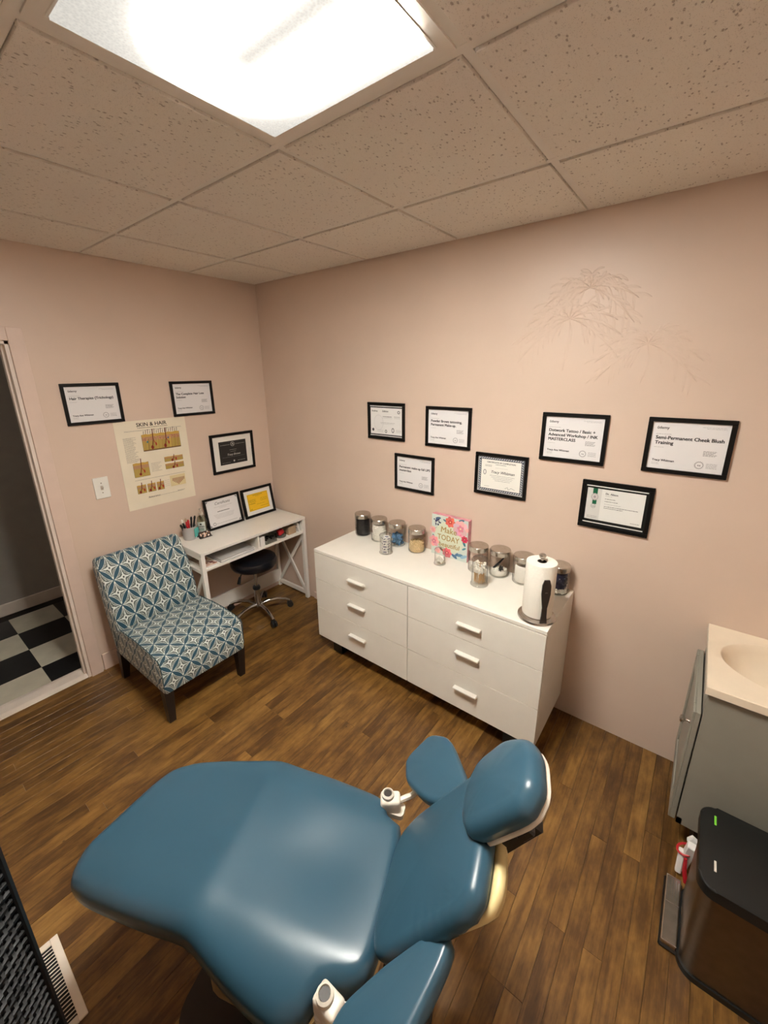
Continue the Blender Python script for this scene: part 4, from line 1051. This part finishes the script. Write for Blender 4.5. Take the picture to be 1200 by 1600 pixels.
seatp = [(.33, .20), (.352, .205), (.358, .24), (.352, .385), (.335, .402), (.29, .412), (.18, .42), (.05, .42), (-.08, .41), (-.16, .40), (-.26, .39), (-.26, .20)]
o = link('seat', profile_block(seatp, -hwid, hwid, .018), 'fabric', t, smooth=True, ang=60); uvbox(o)
backp = [(-.13, .36), (-.155, .5), (-.205, .66), (-.262, .79), (-.285, .815), (-.31, .822), (-.335, .815), (-.352, .79), (-.348, .74), (-.31, .55), (-.275, .35), (-.26, .2), (-.2, .2)]
o = link('backrest', profile_block(backp, -hwid, hwid, .02), 'fabric', t, smooth=True, ang=60); uvbox(o, 1)
bm = B()
for y in (-hwid + .003, hwid - .003): tube(bm, [(x + .0, y, z) for x, z in ((.353, .24), (.354, .385), (.337, .405), (.29, .416), (.18, .4235), (.05, .4235), (-.08, .414), (-.12, .41))], .0022, 6)
tube(bm, [(.345, -hwid + .01, .397), (.345, hwid - .01, .397)], .0022, 6)
link('piping', bm, mat('teal_piping', (44, 74, 82), .6), t, smooth=True)
for lx_, ly_ in ((.325, -.225), (.325, .225), (-.235, -.225), (-.235, .225)):
    bm = B(); k = 1 if lx_ > 0 else -1
    top = [(-.03, -.03 if ly_ < 0 else -.02), (.03, -.03 if ly_ < 0 else -.02), (.03, .02 if ly_ < 0 else .03), (-.03, .02 if ly_ < 0 else .03)]
    A_ = [bm.verts.new((lx_ + x * .66 - k * .012 - (0.05 if k < 0 else 0) * 1.0, ly_ + y * .7 * 1.0, 0)) for x, y in ((-.027, -.025), (.027, -.025), (.027, .025), (-.027, .025))]
    B_ = [bm.verts.new((lx_ + x - k * .004, ly_ + y, .21)) for x, y in ((-.028, -.025), (.028, -.025), (.028, .025), (-.028, .025))]
    for q in range(4): bm.faces.new([A_[q], A_[(q + 1) % 4], B_[(q + 1) % 4], B_[q]])
    bm.faces.new(A_[::-1]); bm.faces.new(B_); link('leg', bm, 'espresso', t)

# ------------------------------------------------------------------ dental chair
PH = R_(20)
t = thing('treatment_chair', 'blue vinyl reclining treatment chair in the middle of the room', 'treatment chair', (2.41, -1.55, 0), rot=(0, 0, PH))
def smooth_loop(pts, n=56, it=2):
    rt = .16
    P_ = [Vector((*p_, 0)) for p_ in pts]
    for _ in range(it):   # corner cutting
        Q = []
        for i in range(len(P_)):
            a, b = P_[i], P_[(i + 1) % len(P_)]; Q += [a * (1 - rt) + b * rt, a * rt + b * (1 - rt)]
        P_ = Q
    # resample
    L = [0]
    for i in range(len(P_)): L.append(L[-1] + (P_[(i + 1) % len(P_)] - P_[i]).length)
    out = []; j = 0
    for k in range(n):
        d = L[-1] * k / n
        while L[j + 1] < d: j += 1
        f_ = (d - L[j]) / max(1e-9, L[j + 1] - L[j]); out.append(P_[j].lerp(P_[(j + 1) % len(P_)], f_))
    return out
def cushion(pts, th, er, top=lambda x, y, q: 0.0, n=72, it=2, mtx=None, inner=9, bot_in=.012, c=None):
    mtx = mtx or Matrix(); bm = B()
    lp = smooth_loop(pts, n, it)
    if c is None: c = sum(lp, Vector()) / n
    else: c = Vector((*c, 0))
    rings = []
    def ring(off, z, extra=True, q=1.0):
        r_ = []
        for i, p_ in enumerate(lp):
            d = (lp[(i + 1) % n] - lp[i - 1]).normalized(); nrm = Vector((d.y, -d.x, 0))
            if (p_ - c).dot(nrm) < 0: nrm = -nrm
            v = p_ - nrm * off
            r_.append(bm.verts.new(mtx @ Vector((v.x, v.y, z + (top(v.x, v.y, q) if extra else top(v.x, v.y, q))))))
        rings.append(r_)
    ring(bot_in, -th); ring(.002, -th + .012); ring(0, -th * .55)
    for k in range(0, 6):
        a = R_(90) * k / 5; ring(er * (1 - math.cos(a)), -er + er * math.sin(a) if er < th * .55 + 1 else 0)
    base = [v.co.copy() for v in rings[-1]]
    cw = mtx @ Vector((c.x, c.y, 0))
    inv = mtx.inverted()
    bl = [inv @ b_ for b_ in base]
    for k in range(1, inner):
        q = 1 - k / inner; r_ = []
        for b_ in bl:
            x, y = c.x + (b_.x - c.x) * q, c.y + (b_.y - c.y) * q
            r_.append(bm.verts.new(mtx @ Vector((x, y, top(x, y, q)))))
        rings.append(r_)
    for A_, B_ in zip(rings, rings[1:]):
        for k in range(n): bm.faces.new([A_[k], A_[(k + 1) % n], B_[(k + 1) % n], B_[k]])
    v = bm.verts.new(mtx @ Vector((c.x, c.y, top(c.x, c.y, 0))))
    for k in range(n): bm.faces.new([rings[-1][k], rings[-1][(k + 1) % n], v])
    v = bm.verts.new(mtx @ Vector((c.x, c.y, -th + top(c.x, c.y, 0))))
    for k in range(n): bm.faces.new([rings[0][(k + 1) % n], rings[0][k], v])
    return bm
TC = .03
seat_pts = [(-.872, -.17), (-.885, -.12), (-.868, -.02), (-.848, .09), (-.822, .15), (-.75, .195), (-.6, .245), (-.48, .283), (-.28, .284), (-.12, .268), (-.075, .25), (-.06, .205), (-.01, .19), (.004, .14), (.012, 0),
            (.012, -.10), (.0, -.15), (-.04, -.17), (-.09, -.18), (-.115, -.235), (-.165, -.258), (-.25, -.248), (-.35, -.228), (-.45, -.203), (-.63, -.208), (-.79, -.208), (-.855, -.2)]
def seat_top(x, y, q):
    z = .585
    tt = abs(y - TC)
    z -= .9 * max(0, tt - .14) ** 2 * 2.6
    if x < -.46: z -= .09 * (-.46 - x)
    z += .006 * math.exp(-((x + .46) / .06) ** 2)
    z -= .014 * math.exp(-((x + .2) / .13) ** 2 - ((y - TC) / .12) ** 2)
    if x > -.2: z += .0 
    return z
o = link('seat_cushion', cushion(seat_pts, .085, .03, seat_top, 96, 2, c=(-.43, TC), inner=16), 'vinyl', t, smooth=True, ang=180)
shell_pts = [(x * .985 - .0, TC + (y - TC) * .95) for x, y in seat_pts]
o2 = link('seat_shell', cushion(shell_pts, .03, .012, lambda x, y, q: seat_top(x, y, q) - .083, 72, 2, c=(-.43, TC), inner=3), 'cream_shell', t, smooth=True, ang=60)
TAU = R_(55)
def planeM(z0, tau, off=0.0, s0=0.0):
    u = Vector((math.cos(tau), 0, math.sin(tau))); n_ = Vector((-math.sin(tau), 0, math.cos(tau)))
    o_ = Vector((s0, 0, z0)) + n_ * off
    return Matrix(((u.x, 0, n_.x, o_.x), (0, 1, 0, o_.y), (u.z, 0, n_.z, o_.z), (0, 0, 0, 1)))
MB_ = planeM(.6, TAU)
bc = .022
back_pts = [(-.03, 0), (-.03, .09), (.0, .14), (.06, .158), (.2, .16), (.325, .156), (.365, .13), (.378, .06), (.38, 0)]
back_pts = [(x, bc + y) for x, y in back_pts] + [(x, bc - y) for x, y in back_pts[-2:0:-1]]
def back_top(x, y, q):
    z = .012 * (1 - q * q)
    # gathers at the near edge
    e = max(0, (bc - y) - .10) / .08
    z += .003 * e * math.sin(x * 190) * (1 if .16 < x < .33 else 0)
    return z
link('back_cushion', cushion(back_pts, .05, .026, back_top, 96, 2, MB_, 12), 'vinyl', t, smooth=True, ang=180)
bs = [(x * 1.0 + (.0 if x < .3 else .02), bc + (y - bc) * 1.06) for x, y in back_pts if x > .1]
bs = [(.17, bc + .13), (.34, bc + .13), (.375, bc + .09), (.385, bc - .09), (.35, bc - .135), (.17, bc - .125)]
link('back_shell', cushion(bs, .03, .01, lambda x, y, q: -.052, 48, 1, MB_, 3), 'cream_shell', t, smooth=True, ang=60)
bm = B(); bx(bm, (.13, bc - .02, -.08), (.24, .17, .045), None, .012, 2)
for v in bm.verts: v.co = MB_ @ v.co
link('back_mechanism', bm, 'dark_mech', t)
# headrest
HM = planeM(.6, TAU, .03)
hc = .06
head_pts = [(.325, hc - .03), (.33, hc + .05), (.375, hc + .105), (.48, hc + .108), (.55, hc + .07), (.572, hc + .02), (.572, hc - .06), (.53, hc - .10), (.36, hc - .078)]
link('headrest', cushion(head_pts, .055, .03, lambda x, y, q: .008 * (1 - q * q), 72, 2, HM, 8), 'vinyl', t, smooth=True, ang=180)
hs = [(.45 + (hc_x - .45) * .955, hc + (hy - hc) * .95) for hc_x, hy in head_pts]
hsh = link('headrest_shell', cushion(hs, .02, .008, lambda x, y, q: -.047, 56, 2, HM, 2), 'white_cast', t, smooth=True, ang=60)
bm = B(); bx(bm, (.47, hc - .065, -.075), (.04, .03, .02), None, .004, 1); bx(bm, (.4, hc - .02, -.1), (.16, .06, .03), None, .004, 1)
for v in bm.verts: v.co = HM @ v.co
link('headrest_clip', bm, 'black_plastic', t)
# arm pads (wings) and hinges
arm_pts = [(.18, .135), (.2, .18), (.11, .355), (.03, .385), (-.045, .30), (-.02, .22), (.05, .16), (.10, .135)]
arm_near = [(.18, .13), (.208, .17), (.11, .36), (.03, .385), (-.045, .32), (-.02, .26), (.06, .20), (.12, .165)]
for sg in (1, -1):
    AM = planeM(.68, R_(30))
    pts = [(x, TC + sg * y) for x, y in (arm_pts if sg > 0 else arm_near)]
    link('arm_pad', cushion(pts, .045, .013, lambda x, y, q: .006 * (1 - q * q), 64, 2, AM, 7, c=(.075, TC + sg * .26)), 'vinyl', t, smooth=True, ang=180)
    hy = TC + sg * .225 - .012; hx = -.06
    bm = B()
    bx(bm, (hx, hy, .567), (.062, .044, .052), Matrix.Rotation(sg * .3, 4, 'Z'), .009, 3)
    prism(bm, rrect(hx - .03, hy - .022, hx + .045, hy + .022, .012), .536, .552)
    lathe(bm, [(.0, -.024), (.018, -.024), (.019, -.02), (.019, .008), (.0135, .012), (.012, .006), (0, .006)], n=20, mtx=Matrix.Translation((hx - .008, hy, .594)))
    hb = link('hinge', bm, 'white_cast', t, smooth=True, ang=40)
    bm = B(); lathe(bm, [(0, -.004), (.008, -.004), (.010, 0), (.008, .004), (0, .005)], n=16, mtx=Matrix.Translation((hx + .026, hy, .575)) @ Matrix.Rotation(R_(90), 4, 'Y')); link('bolt', bm, 'chrome', hb, smooth=True)
    bm = B(); lathe(bm, [(0, .0), (.0118, .0), (.0118, .003), (0, .0031)], n=16, mtx=Matrix.Translation((hx - .008, hy, .6)) ); link('hinge_bore', bm, 'dark_mech', hb)
    bm = B(); tube(bm, [(hx, hy, .56), (hx + .06, TC + sg * .25, .575), (.05, TC + sg * .26, .64)], .009, 8); link('arm_bar', bm, 'white_cast', t, smooth=True)
bm = B(); bx2(bm, (-.50, TC - .17, .12), (-.03, TC + .17, .47), .04, 3); link('lift_housing', bm, 'beige_base', t, smooth=True, ang=50)
bm = B(); prism(bm, rrect(-.6, TC - .24, .12, TC + .24, .08), 0, .035); link('base_plate', bm, 'dark_mech', t)
bm = B(); bx2(bm, (-.36, TC - .1, .035), (-.1, TC + .1, .23), .02, 2); link('base_column', bm, 'beige_base', t)

# ------------------------------------------------------------------ vanity
VX, VY = 3.008, -.474
t = thing('vanity_cabinet', 'grey bathroom vanity cabinet with a knobbed door, against the right wall', 'cabinet', (3.26, -.22, 0))
ox, oy = -3.26, .22
bm = B(); bx2(bm, (3.018 + ox, -.455 + oy, .13), (3.036 + ox, -.435 + oy, .757)); bx2(bm, (3.036 + ox, -.455 + oy, .13), (XR - .003 + ox, -.437 + oy, .757)); bx2(bm, (3.018 + ox, -.03 + oy, .13), (XR - .003 + ox, -.012 + oy, .757)); bx2(bm, (3.018 + ox, -.44 + oy, .13), (XR - .003 + ox, -.03 + oy, .148)); bx2(bm, (3.018 + ox, -.44 + oy, .62), (3.036 + ox, -.03 + oy, .757)); bx2(bm, (3.018 + ox, -.455 + oy, .13), (3.036 + ox, -.012 + oy, .16))
link('body', bm, 'grey_cab', t)
bm = B(); bx2(bm, (3.08 + ox, -.44 + oy, 0), (XR - .003 + ox, -.03 + oy, .13)); link('plinth', bm, 'dark_mech', t)
bm = B()
bx2(bm, (2.997 + ox, -.455 + oy, .14), (3.014 + ox, -.012 + oy, .655), .002, 1)
dr = link('door', bm, 'grey_cab', t)
bm = B()
for a, b in (((-.455, .14), (-.40, .655)), ((-.067, .14), (-.012, .655)), ((-.40, .14), (-.067, .195)), ((-.40, .60), (-.067, .655))): bx2(bm, (2.991 + ox, a[0] + oy, a[1]), (2.998 + ox, b[0] + oy, b[1]), .002, 1)
link('door_rail', bm, 'grey_cab', dr)
bm = B(); lathe(bm, [(0, 0), (.008, 0), (.005, .006), (.005, .014), (.013, .02), (.015, .026), (.011, .031), (0, .033)], n=20, mtx=Matrix.Translation((2.991 + ox, -.425 + oy, .585)) @ Matrix.Rotation(R_(-90), 4, 'Y')); link('knob', bm, 'steel', dr, smooth=True)
# sink top with oval bowl
t = thing('sink_top', 'cream one-piece vanity top with an oval basin', 'sink', (3.26, -.237, .757))
X0, X1, Y0, Y1 = VX - 3.26, XR - .003 - 3.26, -.474 + .237, -.002 + .237
bm = B(); n = 64; Zt = .032
cxb, cyb, ra, rb = 3.255 - 3.26, -.215 + .237, .205, .155
ov = [(cxb + ra * math.cos(2 * PI * k / n), cyb + rb * math.sin(2 * PI * k / n)) for k in range(n)]
def onrect(a):
    c_, s_ = math.cos(a), math.sin(a); sc = []
    if c_ > 1e-9: sc.append((X1 - cxb) / c_)
    if c_ < -1e-9: sc.append((X0 - cxb) / c_)
    if s_ > 1e-9: sc.append((Y1 - cyb) / s_)
    if s_ < -1e-9: sc.append((Y0 - cyb) / s_)
    q = min(sc); return (cxb + c_ * q, cyb + s_ * q)
angs = [2 * PI * k / n for k in range(n)]
for cxn, cyn in ((X0, Y0), (X1, Y0), (X0, Y1), (X1, Y1)):
    a = math.atan2(cyn - cyb, cxn - cxb) % (2 * PI); k = min(range(n), key=lambda i: abs(angs[i] - a)); angs[k] = a
rc = [onrect(a) for a in angs]; ov = [(cxb + ra * math.cos(a), cyb + rb * math.sin(a)) for a in angs]
rg = []
rg.append([bm.verts.new((x, y, 0)) for x, y in rc])
rg.append([bm.verts.new((x, y, Zt - .003)) for x, y in rc])
rg.append([bm.verts.new((cxb + (x - cxb) * .99, cyb + (y - cyb) * .99, Zt)) for x, y in rc])
rg.append([bm.verts.new((cxb + (x - cxb) * .955, cyb + (y - cyb) * .955, Zt - .002)) for x, y in rc])
for f_, z in ((1.02, Zt - .003), (1.0, Zt - .006), (.95, Zt - .03), (.85, Zt - .07), (.65, Zt - .11), (.35, Zt - .13), (.08, Zt - .135)):
    rg.append([bm.verts.new((cxb + (x - cxb) * f_, cyb + (y - cyb) * f_, z)) for x, y in ov])
for A_, B_ in zip(rg, rg[1:]):
    for k in range(n): bm.faces.new([A_[k], A_[(k + 1) % n], B_[(k + 1) % n], B_[k]])
bm.faces.new(rg[-1])
link('basin_top', bm, 'sink_top', t, smooth=True, ang=35)
bm = B(); lathe(bm, [(0, 0), (.02, 0), (.022, .002), (0, .003)], (cxb, cyb, Zt - .134), 20); link('drain', bm, 'chrome', t, smooth=True)
bm = B(); tube(bm, [(.19, cyb, .03), (.19, cyb, .13), (.15, cyb, .16), (.09, cyb, .15), (.08, cyb, .125)], .011, 12); bx(bm, (.2, cyb, .04), (.05, .14, .02), None, .006, 2); link('faucet', bm, 'chrome', t, smooth=True)

# ------------------------------------------------------------------ bin
t = thing('trash_bin', 'dark stainless steel pedal bin with a black lid, beside the vanity', 'bin', (3.26, -.74, 0))
x0, x1, y0, y1 = 3.068 - 3.26, XR - .03 - 3.26, -.875 + .74, -.60 + .74
bm = B(); prism(bm, rrect(x0, y0, x1, y1, .045, 7), .02, .385); link('body', bm, 'bin_steel', t, smooth=True, ang=30)
bm = B(); prism(bm, rrect(x0 - .006, y0 - .006, x1 + .006, y1 + .006, .05, 7), 0, .022); link('base_ring', bm, 'black_plastic', t, smooth=True, ang=30)
bm = B(); prism(bm, rrect(x0 - .012, y0 - .014, x1 + .01, y1 + .012, .045, 8), .378, .415)
es = [e for e in bm.edges if all(v.co.z > .41 for v in e.verts)]; bmesh.ops.bevel(bm, geom=es, offset=.008, segments=3, profile=.5, affect='EDGES')
ld = link('lid', bm, 'bin_lid', t, smooth=True, ang=30)
for y, m_ in ((-.643 + .74, 'green_led'), (-.809 + .74, 'white_led')):
    bm = B(); bx(bm, (3.096 - 3.26, y, .4155), (.006, .036, .0016), None, .0005, 1); link('lid_sticker', bm, m_, ld)
bm = B(); bx2(bm, (x0 - .052, -.835 + .74, .012), (x0 - .006, -.60 + .74, .03), .004, 2)
for v in bm.verts: pass
pd = link('pedal', bm, 'steel', t)
bm = B()
for y in (-.70, -.833, -.602): bx(bm, (x0 - .029, y + .74, .03), (.044, .003, .004), None, .001, 1)
for k in range(5): bx(bm, (x0 - .045 + .008 * k, -.65 + .74, .0308), (.002, .08, .0014))
link('pedal_rib', bm, 'chrome', pd)['kind'] = 'stuff'
bm = B(); bx2(bm, (x0 - .056, -.84 + .74, .0), (x0 - .002, -.595 + .74, .013), .004, 1); link('pedal_base', bm, 'black_plastic', t)
bm = B(); tube(bm, [(x0 - .001, -.70 + .74, .03), (x0 - .002, -.705 + .74, .045), (x0 - .001, -.735 + .74, .05)], .002, 6); link('pedal_link', bm, 'chrome', t, smooth=True)

# red strap and white paper between vanity and bin
t = thing('strapped_bundle', 'white folded papers bound with a red strap, between vanity and bin', 'bundle', (3.062, -.53, 0))
bm = B(); bx(bm, (.005, .0, .075), (.03, .03, .15), Matrix.Rotation(.12, 4, 'X') @ Matrix.Rotation(.1, 4, 'Y'), .003, 1); bx(bm, (-.012, -.012, .055), (.02, .02, .09), Matrix.Rotation(-.3, 4, 'X'), .003, 1); bx(bm, (.012, .012, .15), (.028, .018, .03), Matrix.Rotation(.5, 4, 'Y'), .003, 1)
link('papers', bm, 'paper', t)
bm = B()
ring = [(-.004 + .024 * math.cos(a), .0 + .02 * math.sin(a), .105 + .012 * math.sin(a + 1)) for a in [2 * PI * k / 18 for k in range(18)]]
tube(bm, ring, .004, 6, True); tube(bm, [(.0, -.028, .095), (.004, -.04, .05), (.014, -.05, .01)], [.006, .008, .008], 6)
link('strap', bm, 'red', t, smooth=True)

# ------------------------------------------------------------------ floor vent
t = thing('floor_vent', 'white louvred floor register beside the black woven screen', 'vent', (1.52, -2.135, 0))
bm = B()
L_, W_ = .15, .062
for a, b in (((-L_, -W_), (L_, -W_ + .022)), ((-L_, W_ - .022), (L_, W_)), ((-L_, -W_ + .022), (-L_ + .022, W_ - .022)), ((L_ - .022, -W_ + .022), (L_, W_ - .022))): bx2(bm, (*a, 0), (*b, .006), .002, 1)
fr = link('flange', bm, 'vent', t)
for k in range(21):
    bm = B(); bx(bm, (-L_ + .031 + k * .0119, 0, .001), (.0026, 2 * (W_ - .022), .009), Matrix.Rotation(R_(28), 4, 'Y')); link('louvre', bm, 'vent', t)
bm = B(); bx2(bm, (-L_ + .01, -W_ + .01, .0002), (L_ - .01, W_ - .01, .0008)); link('duct_shade_plate', bm, 'black', t)  # black sheet standing in for the shade down the duct

# ------------------------------------------------------------------ woven screen
t = thing('woven_screen', 'black woven fibre screen panel standing at the lower left', 'screen', (1.952, -2.125, 0), rot=(0, 0, math.atan2(-.45, .89)))
LS, HS = .5, 1.55
bm = B()
for x in (0, LS): bx2(bm, (x - .0, -.012, 0), (x + (.016 if x == 0 else -.016), .012, HS), .003, 1)
for z in (.01, HS - .02): bx2(bm, (.016, -.01, z), (LS - .016, .01, z + .02), .003, 1)
link('frame', bm, 'rattan', t)
bm = B()
for k in range(24):
    x = .02 + k * .02; bx2(bm, (x - .003, -.0015, .03), (x + .003, .0015, HS - .02))
link('stake', bm, 'rattan', t)
wv = B(); nz = int((HS - .06) / .011)
for j in range(nz):
    z = .035 + j * .011; ph = j % 2; rr2 = .0052 * rnd.uniform(.85, 1.1)
    pts = [(.0 + i * .01, (.0065 if (i // 2 + ph) % 2 else -.0065) * (1 if i % 2 == 0 else .0), z + rnd.uniform(-.0012, .0012)) for i in range(51)]
    tube(wv, pts, rr2, 5)
link('weave', wv, 'rattan', t, smooth=True)['kind'] = 'stuff'
